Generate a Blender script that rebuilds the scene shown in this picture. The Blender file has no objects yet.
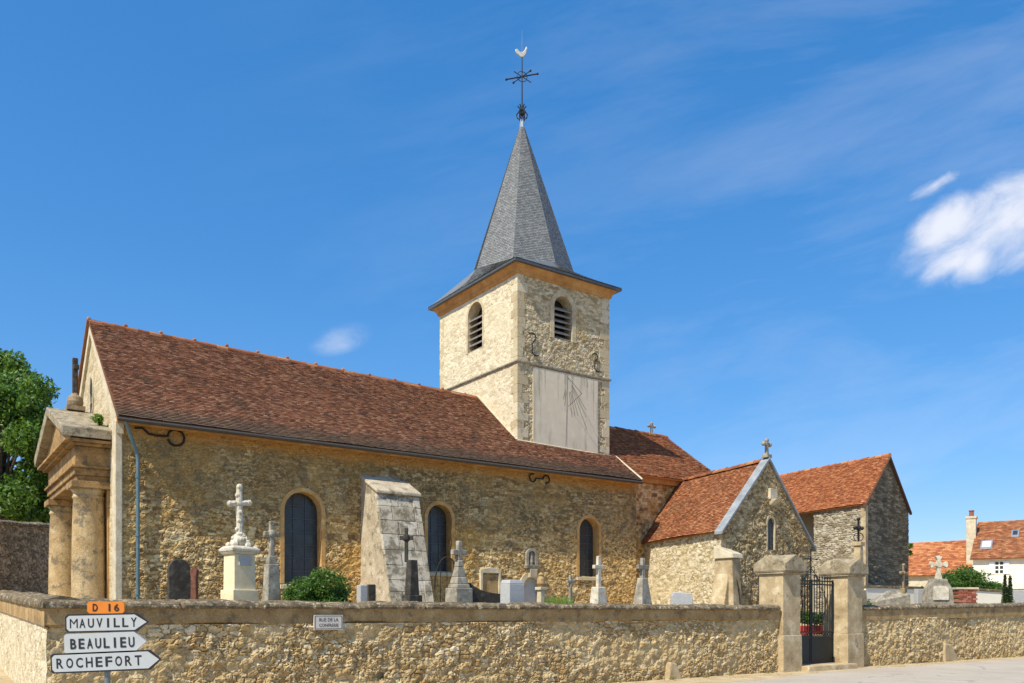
import bpy, math, random
import numpy as np
from mathutils import Vector, Matrix

S = bpy.context.scene
C = S.collection
rad = math.radians
rnd = random.Random(7)

# ------------------------------------------------------------------ camera, sky, sun, exposure
F, HOR = 845.0, 612.0                      # focal length and horizon, in pixels of a 1024 wide picture
cam_d = bpy.data.cameras.new("camera")
cam = bpy.data.objects.new("camera", cam_d); C.objects.link(cam)
cam.location = (0, 0, 1.6); cam.rotation_euler = (rad(90), 0, 0)
cam_d.sensor_width = 36; cam_d.lens = F/1024*36
cam_d.shift_y = (HOR-341.5)/1024
cam_d.clip_start = 0.1; cam_d.clip_end = 3000
S.camera = cam

SUN = Vector((.53, .62, -1.0)).normalized()           # travel direction of the light
elev = math.asin(-SUN.z)
toward = Vector((-SUN.x, -SUN.y, 0)).normalized()
az = math.atan2(toward.x, toward.y)                    # clockwise from +Y
w = bpy.data.worlds.new("World"); S.world = w; w.use_nodes = True
nt = w.node_tree; nt.nodes.clear()
def N(nt, t, **k):
    n = nt.nodes.new(t)
    for a, b in k.items():
        if hasattr(n, a): setattr(n, a, b)
    return n
out = N(nt, 'ShaderNodeOutputWorld'); bg = N(nt, 'ShaderNodeBackground')
sky = N(nt, 'ShaderNodeTexSky', sky_type='NISHITA', sun_disc=False, sun_elevation=elev, sun_rotation=az,
        altitude=200, air_density=1.0, dust_density=.6, ozone_density=2.2)
bg.inputs['Strength'].default_value = .11
nt.links.new(bg.outputs[0], out.inputs[0])
def math_(nt, op, a, b=None, c=None, clamp=False):
    n = nt.nodes.new('ShaderNodeMath'); n.operation = op; n.use_clamp = clamp
    for i, v in enumerate((a, b, c)):
        if v is None: continue
        if isinstance(v, (int, float)): n.inputs[i].default_value = v
        else: nt.links.new(v, n.inputs[i])
    return n.outputs[0]
def mix_(nt, f, a, b, mode='MIX'):
    n = nt.nodes.new('ShaderNodeMix'); n.data_type = 'RGBA'; n.blend_type = mode
    for i, v in ((0, f), (6, a), (7, b)):
        if isinstance(v, (int, float)): n.inputs[i].default_value = v
        elif isinstance(v, (tuple, list)): n.inputs[i].default_value = (*v[:3], 1)
        else: nt.links.new(v, n.inputs[i])
    return n.outputs[2]
def rng0(f):
    n = nt.nodes.new('ShaderNodeMapRange'); n.interpolation_type = 'SMOOTHSTEP'; nt.links.new(f, n.inputs[0]); n.inputs[1].default_value = .3; n.inputs[2].default_value = .75; n.inputs[4].default_value = .34; return n.outputs[0]
# clouds: streaks of noise on the sky's directions
tc = N(nt, 'ShaderNodeTexCoord'); sp = N(nt, 'ShaderNodeSeparateXYZ'); nt.links.new(tc.outputs['Generated'], sp.inputs[0])
yy = math_(nt, 'MAXIMUM', sp.outputs[1], .05)
gu = math_(nt, 'DIVIDE', sp.outputs[0], yy); gv = math_(nt, 'DIVIDE', sp.outputs[2], yy)
cu = N(nt, 'ShaderNodeCombineXYZ'); nt.links.new(gu, cu.inputs[0]); nt.links.new(gv, cu.inputs[1])
def skynoise(scale, rot, stretch, detail=6, rough=.55, off=0):
    m = N(nt, 'ShaderNodeMapping', vector_type='TEXTURE'); m.inputs['Rotation'].default_value = (0, 0, rad(rot)); m.inputs['Scale'].default_value = (1, 1/stretch, 1)
    m.inputs['Location'].default_value = (off, off*.7, 0)
    nt.links.new(cu.outputs[0], m.inputs[0])
    n = N(nt, 'ShaderNodeTexNoise'); n.inputs['Scale'].default_value = scale; n.inputs['Detail'].default_value = detail; n.inputs['Roughness'].default_value = rough
    n.inputs['Distortion'].default_value = .35
    nt.links.new(m.outputs[0], n.inputs['Vector']); return n.outputs[0]
def blob(px, py, rx, ry, rot):
    """soft ellipse of the sky around one direction"""
    u0, v0 = (px-512)/F, (HOR-py)/F
    a = rad(rot); du = math_(nt, 'SUBTRACT', gu, u0); dv = math_(nt, 'SUBTRACT', gv, v0)
    p = math_(nt, 'ADD', math_(nt, 'MULTIPLY', du, math.cos(a)), math_(nt, 'MULTIPLY', dv, math.sin(a)))
    q = math_(nt, 'SUBTRACT', math_(nt, 'MULTIPLY', dv, math.cos(a)), math_(nt, 'MULTIPLY', du, math.sin(a)))
    p = math_(nt, 'DIVIDE', p, rx/F); q = math_(nt, 'DIVIDE', q, ry/F)
    d = math_(nt, 'SQRT', math_(nt, 'ADD', math_(nt, 'MULTIPLY', p, p), math_(nt, 'MULTIPLY', q, q)))
    return math_(nt, 'SUBTRACT', 1.0, d, clamp=True)
n1 = skynoise(10, 30, 1.8, 9, .6, 3.1); n2 = skynoise(2.2, 14, 4.0, 8, .62, 1.7)
m = blob(1010, 222, 150, 66, 27)
for b in (math_(nt, 'MULTIPLY', blob(934, 186, 60, 14, 30), .62), blob(950, 222, 62, 36, 28), blob(955, 262, 60, 26, 30), blob(1120, 190, 180, 70, 20), blob(975, 262, 66, 34, 35)):
    m = math_(nt, 'MAXIMUM', m, b)
dens = math_(nt, 'SUBTRACT', math_(nt, 'ADD', math_(nt, 'MULTIPLY', m, 1.5), math_(nt, 'MULTIPLY', n1, 2.3)), 1.34)
mr = N(nt, 'ShaderNodeMapRange', interpolation_type='SMOOTHSTEP'); nt.links.new(dens, mr.inputs[0]); mr.inputs[1].default_value = 0; mr.inputs[2].default_value = 1.25; mr.inputs[4].default_value = .84
gate = math_(nt, 'MULTIPLY', m, 2.2, clamp=True)
cm = math_(nt, 'MULTIPLY', mr.outputs[0], gate)
sm_ = math_(nt, 'MULTIPLY', math_(nt, 'MULTIPLY', blob(340, 339, 36, 17, 15), 2.0, clamp=True), rng0(n1))
cm = math_(nt, 'MAXIMUM', cm, sm_)
hz = N(nt, 'ShaderNodeMapRange'); nt.links.new(n2, hz.inputs[0]); hz.inputs[1].default_value = .45; hz.inputs[2].default_value = .9; hz.inputs[4].default_value = .22
side = N(nt, 'ShaderNodeMapRange'); nt.links.new(gu, side.inputs[0]); side.inputs[1].default_value = -.4; side.inputs[2].default_value = .4
cm2 = math_(nt, 'MAXIMUM', cm, math_(nt, 'MULTIPLY', hz.outputs[0], side.outputs[0]))
hs = N(nt, 'ShaderNodeHueSaturation'); hs.inputs['Saturation'].default_value = 1.58; hs.inputs['Value'].default_value = 1.0
gm_ = N(nt, 'ShaderNodeGamma'); gm_.inputs['Gamma'].default_value = .57; nt.links.new(sky.outputs[0], gm_.inputs['Color'])
gk = mix_(nt, 1.0, gm_.outputs[0], (2.05, 2.22, 2.56), 'MULTIPLY'); nt.links.new(gk, hs.inputs['Color'])
cc = mix_(nt, cm2, hs.outputs[0], (7.4, 7.4, 7.8))
nt.links.new(cc, bg.inputs['Color'])

sl = bpy.data.lights.new("sun", 'SUN'); sl.energy = 5.0; sl.angle = rad(.5); sl.color = (1, .915, .74)
so = bpy.data.objects.new("sun", sl); C.objects.link(so); so.rotation_euler = SUN.to_track_quat('-Z', 'Y').to_euler(); so.location = (-20, -20, 40)
S.view_settings.view_transform = 'Standard'; S.view_settings.look = 'None'; S.view_settings.gamma = 1; S.view_settings.exposure = 0.29
S.render.engine = 'CYCLES'; S.cycles.max_bounces = 6

# ------------------------------------------------------------------ frames and numbers
R = np.array([1188., 845.]); R /= np.linalg.norm(R); L = np.array([-R[1], R[0]])     # along the nave / into the nave
def W(px, D): return np.array([(px-512)/F*D, D])
def on(P, d, px):
    u = (px-512)/F; return (u*P[1]-P[0])/(d[0]-u*d[1])
def Z(py, D): return 1.6+(HOR-py)/F*D
P0 = W(118, 20)                                     # west corner of the nave wall
def nv(s, ww, z):                                   # nave coordinates -> world
    q = P0+s*R+ww*L; return (q[0], q[1], z)

# ------------------------------------------------------------------ numpy noise
def _h(ix, iy, iz, k=0):
    n = (ix.astype(np.int64)*374761393 + iy.astype(np.int64)*668265263 + iz.astype(np.int64)*2147483647 + k*1274126177) & 0xffffffff
    n = ((n ^ (n >> 13))*1274126177) & 0xffffffff
    n = (n ^ (n >> 16)); n = (n*2246822519) & 0xffffffff; n = n ^ (n >> 15)
    return (n & 0xffffff)/float(0x1000000)
def vnoise(x, y, z=None, k=0):
    if z is None: z = np.zeros_like(x)
    xi, yi, zi = np.floor(x), np.floor(y), np.floor(z); a, b, c = x-xi, y-yi, z-zi
    a = a*a*(3-2*a); b = b*b*(3-2*b); c = c*c*(3-2*c); r = 0
    for i in (0, 1):
        for j in (0, 1):
            for l in (0, 1):
                r = r+_h(xi+i, yi+j, zi+l, k)*(a if i else 1-a)*(b if j else 1-b)*(c if l else 1-c)
    return r
def fbm(x, y, z=None, k=0, o=4):
    r, amp, t = 0, 1., 0
    for i in range(o):
        r = r+amp*vnoise(x*2**i, y*2**i, None if z is None else z*2**i, k+i); t += amp; amp *= .5
    return r/t
def cells(x, z, cw, ch, k=0, blocky=True):
    """coursed rubble: returns random value of each stone, distance to its edge"""
    zz = z/ch + .35*(vnoise(x*.6, z*.6, None, k+9)-.5)*2
    xx = x/cw
    best = np.full(x.shape, 9.); sec = np.full(x.shape, 9.); val = np.zeros(x.shape)
    iz = np.floor(zz)
    for dj in (-1, 0, 1):
        j = iz+dj; off = _h(j, j*0+3, j*0, k)*7
        ix = np.floor(xx+off)
        for di in (-1, 0, 1):
            i = ix+di
            sx = i+.15+.7*_h(i, j, i*0, k+1)-off; sz = j+.25+.5*_h(i, j, i*0, k+2)
            dx, dz = np.abs(xx-sx), np.abs(zz-sz)
            d = (dx**3+(1.0*dz)**3)**(1/3.) if blocky else np.sqrt(dx*dx+dz*dz)
            v = _h(i, j, i*0, k+5)
            nb = d < best
            sec = np.where(nb, best, np.minimum(sec, d)); val = np.where(nb, v, val); best = np.where(nb, d, best)
    return val, sec-best

# ------------------------------------------------------------------ mesh building
LOC = {}
class MB:
    def __init__(s): s.v = []; s.f = []; s.grids = []; s.smooth = False
    def add(s, vs, fs):
        b = len(s.v); s.v += [tuple(map(float, p)) for p in vs]; s.f += [tuple(i+b for i in f) for f in fs]; return s
    def box(s, c, sz, rz=0, tilt=None, taper=1.0):
        """box standing on c (base centre), size sx,sy,sz"""
        x, y, z = sz[0]/2, sz[1]/2, sz[2]; vs = []
        for zz, t in ((0, 1), (z, taper)):
            for a, b in ((-1, -1), (1, -1), (1, 1), (-1, 1)): vs.append(Vector((a*x*t, b*y*t, zz)))
        M = Matrix.Rotation(rz, 3, 'Z')
        if tilt: M = M @ Matrix.Rotation(tilt[0], 3, 'X') @ Matrix.Rotation(tilt[1], 3, 'Y')
        vs = [M @ v+Vector(c) for v in vs]
        return s.add(vs, [(0, 3, 2, 1), (4, 5, 6, 7), (0, 1, 5, 4), (1, 2, 6, 5), (2, 3, 7, 6), (3, 0, 4, 7)])
    def hexa(s, p):                                   # eight corners: bottom ring, top ring
        return s.add(p, [(0, 3, 2, 1), (4, 5, 6, 7), (0, 1, 5, 4), (1, 2, 6, 5), (2, 3, 7, 6), (3, 0, 4, 7)])
    def prism(s, poly, ext):
        """poly: list of 3D points, ext: vector"""
        n = len(poly); e = Vector(ext); a = [Vector(p) for p in poly]; b = [p+e for p in a]
        return s.add(a+b, [tuple(range(n))[::-1], tuple(range(n, 2*n))]+[(i, (i+1) % n, n+(i+1) % n, n+i) for i in range(n)])
    def lathe(s, c, prof, n=16, ax=None, sq=False):
        """prof: list of (r, z)"""
        vs = []; fs = []
        for r, z in prof:
            for i in range(n):
                a = 2*math.pi*(i+.5)/n; vs.append((c[0]+r*math.cos(a), c[1]+r*math.sin(a), c[2]+z))
        for k in range(len(prof)-1):
            for i in range(n): fs.append((k*n+i, k*n+(i+1) % n, (k+1)*n+(i+1) % n, (k+1)*n+i))
        fs.append(tuple(range(n))[::-1]); fs.append(tuple(range((len(prof)-1)*n, len(prof)*n)))
        return s.add(vs, fs)
    def tube(s, pts, r, n=6, closed=False):
        pts = [Vector(p) for p in pts]; m = len(pts); vs = []; fs = []
        for i, p in enumerate(pts):
            if closed: d = pts[(i+1) % m]-pts[i-1]
            else: d = pts[min(i+1, m-1)]-pts[max(i-1, 0)]
            d.normalize(); a = d.orthogonal() if i == 0 else (pa-d*pa.dot(d))
            a.normalize(); pa = a; b = d.cross(a); rr = r[i] if isinstance(r, (list, tuple)) else r
            for k in range(n):
                t = 2*math.pi*k/n; vs.append(p+rr*(a*math.cos(t)+b*math.sin(t)))
        for i in range(m if closed else m-1):
            j = (i+1) % m
            for k in range(n): fs.append((i*n+k, i*n+(k+1) % n, j*n+(k+1) % n, j*n+k))
        if not closed: fs.append(tuple(range(n))[::-1]); fs.append(tuple(range((m-1)*n, m*n)))
        return s.add(vs, fs)
    def ball(s, c, r, n=12, sc=(1, 1, 1)):
        prof = [(max(.001, r*math.sin(math.pi*i/8)), -r*math.cos(math.pi*i/8)) for i in range(9)]
        b = len(s.v); s.lathe(c, prof, n)
        s.v[b:] = [(c[0]+(x-c[0])*sc[0], c[1]+(y-c[1])*sc[1], c[2]+(z-c[2])*sc[2]) for x, y, z in s.v[b:]]
        return s
    def grid(s, P, keep=None, stone=None, mortar=None):
        """P: (nu,nv,3) array"""
        s.grids.append((P, keep, stone, mortar)); return s
    def build(s, name, mat, parent=None, bevel=0, smooth=False, segs=2, rough=0):
        off = np.array(LOC.get(root_of(parent).name, (0, 0, 0))) if parent else np.zeros(3)
        V = [np.array(s.v, dtype=float).reshape(-1, 3)]; nb = len(s.v)
        faces = list(s.f); quads = []; st = [np.full(nb, .5)]; mo = [np.zeros(nb)]
        for P, keep, a, b in s.grids:
            nu, nvv = P.shape[:2]; idx = np.arange(nu*nvv).reshape(nu, nvv)+nb
            q = np.stack([idx[:-1, :-1], idx[1:, :-1], idx[1:, 1:], idx[:-1, 1:]], -1)
            q = q.reshape(-1, 4) if keep is None else q[keep]
            quads.append(q); V.append(P.reshape(-1, 3)); nb += nu*nvv
            st.append((a if a is not None else np.full((nu, nvv), .5)).ravel()); mo.append((b if b is not None else np.zeros((nu, nvv))).ravel())
        V = np.concatenate(V)-off; me = bpy.data.meshes.new(name)
        lens = [len(f) for f in faces]; li = [i for f in faces for i in f]
        Q = np.concatenate(quads) if quads else np.zeros((0, 4), int)
        allv = np.concatenate([np.array(li, dtype=np.int32), Q.ravel().astype(np.int32)])
        ll = np.concatenate([np.array(lens, dtype=np.int32), np.full(len(Q), 4, np.int32)])
        me.vertices.add(len(V)); me.vertices.foreach_set('co', V.ravel())
        me.loops.add(len(allv)); me.loops.foreach_set('vertex_index', allv)
        me.polygons.add(len(ll)); me.polygons.foreach_set('loop_start', np.concatenate([[0], np.cumsum(ll)[:-1]]).astype(np.int32))
        me.update(calc_edges=True); me.validate()
        if s.grids and len(me.vertices) == len(V):
            A = me.attributes.new('stone', 'FLOAT', 'POINT'); A.data.foreach_set('value', np.concatenate(st).astype(np.float32))
            A = me.attributes.new('mortar', 'FLOAT', 'POINT'); A.data.foreach_set('value', np.concatenate(mo).astype(np.float32))
        me.polygons.foreach_set('use_smooth', np.full(len(me.polygons), bool(smooth)))
        me.materials.append(mat)
        o = bpy.data.objects.new(name, me); C.objects.link(o)
        if parent: o.parent = parent
        if bevel:
            m = o.modifiers.new('bevel', 'BEVEL'); m.width = bevel; m.segments = segs; m.limit_method = 'ANGLE'; m.angle_limit = rad(35)
        return o
def root_of(o):
    while o.parent: o = o.parent
    return o
def thing(name, label, cat, loc=(0, 0, 0), group=None):
    o = bpy.data.objects.new(name, None); C.objects.link(o); o.location = loc; LOC[o.name] = tuple(map(float, loc)); o.empty_display_size = .3
    o['label'] = label; o['category'] = cat
    if group: o['group'] = group
    return o
def tag(o, label, cat, group=None, kind=None):
    if label: o['label'] = label
    if cat: o['category'] = cat
    if group: o['group'] = group
    if kind: o['kind'] = kind
    return o
def recentre(o):
    """put a top-level mesh's origin at its base"""
    me = o.data; n = len(me.vertices); a = np.empty(n*3); me.vertices.foreach_get('co', a); a = a.reshape(-1, 3)
    c = np.array([(a[:, 0].min()+a[:, 0].max())/2, (a[:, 1].min()+a[:, 1].max())/2, a[:, 2].min()]); me.vertices.foreach_set('co', (a-c).ravel()); o.location = c; me.update(); return o

# ------------------------------------------------------------------ materials
def new_mat(name):
    m = bpy.data.materials.new(name); m.use_nodes = True; nt = m.node_tree; nt.nodes.clear()
    o = nt.nodes.new('ShaderNodeOutputMaterial'); p = nt.nodes.new('ShaderNodeBsdfPrincipled'); nt.links.new(p.outputs[0], o.inputs[0])
    return m, nt, p
def noise(nt, sc, det=5, rough=.6, vec=None, dist=0):
    n = nt.nodes.new('ShaderNodeTexNoise'); n.inputs['Scale'].default_value = sc; n.inputs['Detail'].default_value = det; n.inputs['Roughness'].default_value = rough; n.inputs['Distortion'].default_value = dist
    if vec is None:
        g = nt.nodes.new('ShaderNodeNewGeometry'); vec = g.outputs['Position']
    nt.links.new(vec, n.inputs['Vector']); return n.outputs[0]
def ramp(nt, f, stops):
    r = nt.nodes.new('ShaderNodeValToRGB'); nt.links.new(f, r.inputs[0]); e = r.color_ramp.elements
    while len(e) < len(stops): e.new(.5)
    for i, (p, c) in enumerate(stops): e[i].position = p; e[i].color = (*c, 1) if len(c) == 3 else c
    return r.outputs[0]
def rng(nt, f, a, b, c=0, d=1, smooth=True):
    n = nt.nodes.new('ShaderNodeMapRange'); n.interpolation_type = 'SMOOTHSTEP' if smooth else 'LINEAR'
    nt.links.new(f, n.inputs[0])
    for i, v in zip((1, 2, 3, 4), (a, b, c, d)): n.inputs[i].default_value = v
    return n.outputs[0]
def bump(nt, p, h, strength=.5, dist=.02):
    b = nt.nodes.new('ShaderNodeBump'); b.inputs['Strength'].default_value = strength; b.inputs['Distance'].default_value = dist
    nt.links.new(h, b.inputs['Height']); nt.links.new(b.outputs[0], p.inputs['Normal'])
def posz(nt):
    g = nt.nodes.new('ShaderNodeNewGeometry'); s = nt.nodes.new('ShaderNodeSeparateXYZ'); nt.links.new(g.outputs['Position'], s.inputs[0]); return s.outputs[2], g.outputs['Position']
def attr(nt, n):
    a = nt.nodes.new('ShaderNodeAttribute'); a.attribute_name = n; return a.outputs['Fac']

def rubble(name, stones, mortar, stains=(), bands=(), mort=1.0):
    """stones: ramp stops on the per-stone random value; stains: (scale, lo, hi, colour, amount);
       bands: (z0, z1, colour, amount, wobble) zones of colour by height, painted shade included, with a ragged edge"""
    m, nt, p = new_mat(name)
    st, mo = attr(nt, 'stone'), attr(nt, 'mortar')
    fine = noise(nt, 9, 6, .65)
    f = math_(nt, 'ADD', st, math_(nt, 'MULTIPLY', math_(nt, 'SUBTRACT', fine, .5), .55))
    col = ramp(nt, f, stones)
    col = mix_(nt, math_(nt, 'MULTIPLY', mo, mort), col, mortar)
    z, pos = posz(nt)
    for (sc, lo, hi, c, amt) in stains:
        k = rng(nt, noise(nt, sc, 6, .62), lo, hi, 0, amt); col = mix_(nt, k, col, c)
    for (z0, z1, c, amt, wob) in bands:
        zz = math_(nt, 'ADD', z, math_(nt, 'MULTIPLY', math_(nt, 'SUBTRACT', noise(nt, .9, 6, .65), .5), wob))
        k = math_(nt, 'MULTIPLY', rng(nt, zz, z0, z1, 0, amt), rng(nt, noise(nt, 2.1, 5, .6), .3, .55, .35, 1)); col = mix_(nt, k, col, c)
    sp = rng(nt, noise(nt, 38, 4, .7), .3, .72, .72, 1.22, False)
    col = mix_(nt, 1.0, col, comb(nt, sp), 'MULTIPLY')
    nt.links.new(col, p.inputs['Base Color']); p.inputs['Roughness'].default_value = .95; p.inputs['Specular IOR Level'].default_value = .15
    bump(nt, p, math_(nt, 'ADD', noise(nt, 22, 6, .7), math_(nt, 'MULTIPLY', noise(nt, 70, 3, .7), .4)), .55, .025)
    return m
def comb(nt, v):
    c = nt.nodes.new('ShaderNodeCombineColor')
    for i in range(3): nt.links.new(v, c.inputs[i])
    return c.outputs[0]
def dressed(name, c1, c2, c3=None, sc=3, b=.35, spots=None, joints=None, speck=.25):
    m, nt, p = new_mat(name)
    z, pos = posz(nt)
    f = noise(nt, sc, 7, .65)
    st = [(.3, c1), (.55, c2)]
    if c3: st.append((.72, c3))
    col = ramp(nt, f, st)
    if spots:
        k = rng(nt, noise(nt, spots[0], 6, .7), spots[1], spots[1]+.12, 0, spots[3]); col = mix_(nt, k, col, spots[2])
    sp = rng(nt, noise(nt, 45, 4, .7), .3, .72, 1-speck, 1+speck, False)
    col = mix_(nt, 1.0, col, comb(nt, sp), 'MULTIPLY')
    nt.links.new(col, p.inputs['Base Color']); p.inputs['Roughness'].default_value = .9; p.inputs['Specular IOR Level'].default_value = .2
    bump(nt, p, math_(nt, 'ADD', noise(nt, 14, 6, .7), math_(nt, 'MULTIPLY', noise(nt, 60, 3, .7), .4)), b, .02)
    return m
def island(name, stops, rough=.85, stain=None, spec=.2, stain2=None, var=.5):
    """tiles: every loose piece takes its own colour"""
    m, nt, p = new_mat(name)
    g = nt.nodes.new('ShaderNodeNewGeometry')
    f = math_(nt, 'ADD', math_(nt, 'MULTIPLY', g.outputs['Random Per Island'], 1-var*.5), math_(nt, 'MULTIPLY', noise(nt, .8, 4, .6), var*.5))
    col = ramp(nt, f, stops)
    for s in (stain, stain2):
        if s: col = mix_(nt, rng(nt, noise(nt, s[0], 5, .65), s[1], s[2], 0, s[4]), col, s[3])
    sp = rng(nt, noise(nt, 30, 4, .7), .3, .72, .7, 1.25, False)
    col = mix_(nt, 1.0, col, comb(nt, sp), 'MULTIPLY')
    nt.links.new(col, p.inputs['Base Color']); p.inputs['Roughness'].default_value = rough; p.inputs['Specular IOR Level'].default_value = spec
    bump(nt, p, noise(nt, 40, 4, .7), .3, .01)
    return m
def plain(name, c, rough=.6, metal=0, spec=.4, var=.15, b=.1, sc=12):
    m, nt, p = new_mat(name)
    f = noise(nt, sc, 5, .6); lo = tuple(x*(1-var) for x in c); hi = tuple(min(1, x*(1+var)) for x in c)
    nt.links.new(ramp(nt, f, [(.3, lo), (.7, hi)]), p.inputs['Base Color'])
    p.inputs['Roughness'].default_value = rough; p.inputs['Metallic'].default_value = metal; p.inputs['Specular IOR Level'].default_value = spec
    if b: bump(nt, p, noise(nt, 30, 3, .6), b, .005)
    return m
def leafy(name, stops, trans=.35):
    m, nt, p = new_mat(name)
    g = nt.nodes.new('ShaderNodeNewGeometry')
    f = math_(nt, 'ADD', math_(nt, 'MULTIPLY', g.outputs['Random Per Island'], .6), math_(nt, 'MULTIPLY', noise(nt, 1.3, 3, .5), .45))
    col = ramp(nt, f, stops); nt.links.new(col, p.inputs['Base Color']); p.inputs['Roughness'].default_value = .5
    t = nt.nodes.new('ShaderNodeBsdfTranslucent'); nt.links.new(mix_(nt, .5, col, (.25, .4, .03)), t.inputs[0])
    mx = nt.nodes.new('ShaderNodeMixShader'); mx.inputs[0].default_value = trans
    nt.links.new(p.outputs[0], mx.inputs[1]); nt.links.new(t.outputs[0], mx.inputs[2])
    nt.links.new(mx.outputs[0], [n for n in nt.nodes if n.type == 'OUTPUT_MATERIAL'][0].inputs[0])
    return m

GOLD = [(.0, (.17, .11, .055)), (.2, (.34, .225, .105)), (.45, (.56, .375, .15)), (.7, (.70, .505, .235)), (1, (.82, .67, .39))]
M = {}
M['front'] = rubble('front_wall_rubble', [(.0, (.34, .225, .10)), (.3, (.47, .34, .165)), (.6, (.56, .425, .225)), (.85, (.64, .515, .31)), (1, (.72, .62, .43))], (.37, .25, .11),
                    stains=((.9, .54, .72, (.26, .20, .11), .4), (1.7, .56, .75, (.46, .25, .07), .55), (2.6, .6, .72, (.74, .66, .48), .5), (4, .6, .7, (.22, .19, .13), .5)), bands=((.45, -.1, (.36, .24, .10), .5, .5),), mort=.6)
M['return'] = rubble('return_wall_render', [(.05, (.46, .38, .24)), (.5, (.62, .54, .38)), (1, (.72, .65, .50))], (.48, .39, .25), stains=((1.2, .5, .7, (.36, .28, .16), .5), (5, .58, .7, (.25, .21, .14), .5)), mort=.7)
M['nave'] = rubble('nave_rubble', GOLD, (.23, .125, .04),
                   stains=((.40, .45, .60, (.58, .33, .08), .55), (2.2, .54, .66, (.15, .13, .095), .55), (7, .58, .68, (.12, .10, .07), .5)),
                   bands=((3.8, 4.6, (.155, .12, .065), .5, 1.9), (5.68, 5.90, (.52, .28, .085), .7, .5)), mort=.85)  # dark upper band paints eave shadow over lichen stain; second is ochre render
M['nave_end'] = rubble('nave_end_rubble', GOLD, (.34, .22, .09), stains=((.7, .5, .7, (.50, .27, .06), .8),), mort=.8)
M['gable'] = rubble('gable_render', [(.1, (.46, .38, .24)), (.5, (.56, .47, .31)), (1, (.62, .54, .38))], (.50, .42, .28), stains=((1.5, .52, .7, (.36, .29, .18), .6),), mort=.4)
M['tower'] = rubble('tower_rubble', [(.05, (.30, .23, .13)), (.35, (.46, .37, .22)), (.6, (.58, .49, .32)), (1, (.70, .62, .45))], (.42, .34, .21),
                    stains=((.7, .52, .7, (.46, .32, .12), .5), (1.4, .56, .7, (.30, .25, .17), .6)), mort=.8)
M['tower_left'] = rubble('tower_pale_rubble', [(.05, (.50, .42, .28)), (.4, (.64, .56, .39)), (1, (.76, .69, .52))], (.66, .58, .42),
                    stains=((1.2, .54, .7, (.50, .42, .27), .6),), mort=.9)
M['chapel'] = rubble('chapel_rubble', [(.05, (.28, .22, .13)), (.3, (.47, .39, .24)), (.6, (.62, .53, .35)), (1, (.74, .68, .53))], (.42, .34, .21),
                     stains=((1.0, .52, .7, (.56, .44, .20), .55), (3, .56, .66, (.70, .66, .56), .6), (1.7, .6, .75, (.28, .24, .19), .5)), mort=.7)
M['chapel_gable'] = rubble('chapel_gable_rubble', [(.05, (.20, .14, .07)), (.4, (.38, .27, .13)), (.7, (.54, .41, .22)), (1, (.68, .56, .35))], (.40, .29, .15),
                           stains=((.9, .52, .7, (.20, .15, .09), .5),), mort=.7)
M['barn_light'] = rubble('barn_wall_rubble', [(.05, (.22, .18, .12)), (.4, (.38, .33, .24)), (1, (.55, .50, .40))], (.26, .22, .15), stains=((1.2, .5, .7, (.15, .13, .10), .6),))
M['barn_dark'] = rubble('barn_gable_rubble', [(.05, (.14, .11, .07)), (.5, (.22, .18, .12)), (1, (.36, .30, .205))], (.15, .12, .08), stains=((1.2, .5, .7, (.06, .05, .035), .6),))  # gable stones darker than those of the side wall
M['drywall'] = rubble('grey_wall_rubble', [(.05, (.22, .165, .10)), (.5, (.40, .31, .20)), (1, (.56, .45, .31))], (.13, .095, .06), stains=((1.2, .5, .7, (.16, .14, .10), .5),))
M['cap'] = dressed('lichen_coping', (.055, .045, .03), (.20, .155, .095), (.42, .34, .23), 6, 1.0, (12, .55, (.62, .54, .39), .8), speck=.55)
M['tquoin'] = dressed('tower_dressed_stone', (.38, .30, .19), (.54, .46, .31), (.66, .58, .42), 4, .5, (6, .58, (.28, .22, .14), .6), speck=.25)
M['render'] = dressed('ochre_render', (.26, .165, .07), (.40, .27, .125), (.50, .37, .20), 2.6, .7, (3.5, .52, (.15, .115, .07), .7), speck=.3)  # ochre, darkened to hold the coping's shadow on the rendered band
M['orange'] = dressed('orange_dressed_stone', (.44, .235, .08), (.56, .34, .13), (.62, .46, .24), 3.5, .5, (5, .57, (.26, .18, .09), .6), speck=.3)
M['cornice'] = dressed('cornice_stone', (.33, .165, .06), (.48, .26, .095), (.56, .36, .17), 2.5, .25, speck=.12)
M['pale'] = dressed('pale_limestone', (.44, .37, .25), (.58, .51, .37), (.68, .61, .47), 4, .4, (6, .6, (.26, .22, .15), .6))
M['butt'] = dressed('buttress_stone', (.34, .28, .19), (.50, .43, .32), (.64, .575, .46), 3.0, .9, (3.2, .52, (.17, .14, .10), .75), speck=.4)
M['white'] = dressed('white_stone', (.42, .37, .27), (.60, .55, .44), (.74, .69, .58), 6, .5, (8, .55, (.26, .22, .15), .65), speck=.3)
M['cream'] = dressed('cream_stone', (.66, .54, .32), (.76, .66, .44), (.80, .73, .55), 4, .2, speck=.08)
M['grey'] = dressed('grey_tomb_stone', (.17, .15, .115), (.33, .30, .24), (.50, .47, .39), 6, .5, (10, .57, (.08, .075, .06), .8), speck=.35)
M['grey2'] = dressed('brown_tomb_stone', (.16, .12, .075), (.28, .22, .14), (.38, .31, .21), 6, .5, speck=.35)
M['dark'] = dressed('black_lichened_stone', (.03, .027, .022), (.065, .058, .048), (.14, .13, .11), 6, .5)
M['bluegrey'] = plain('blue_grey_granite', (.41, .415, .415), .5, var=.15, sc=25)
M['column'] = dressed('column_stone', (.38, .26, .125), (.52, .39, .215), (.63, .53, .35), 2.6, 1.0, (3.5, .50, (.17, .145, .105), .8), speck=.45)
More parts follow.
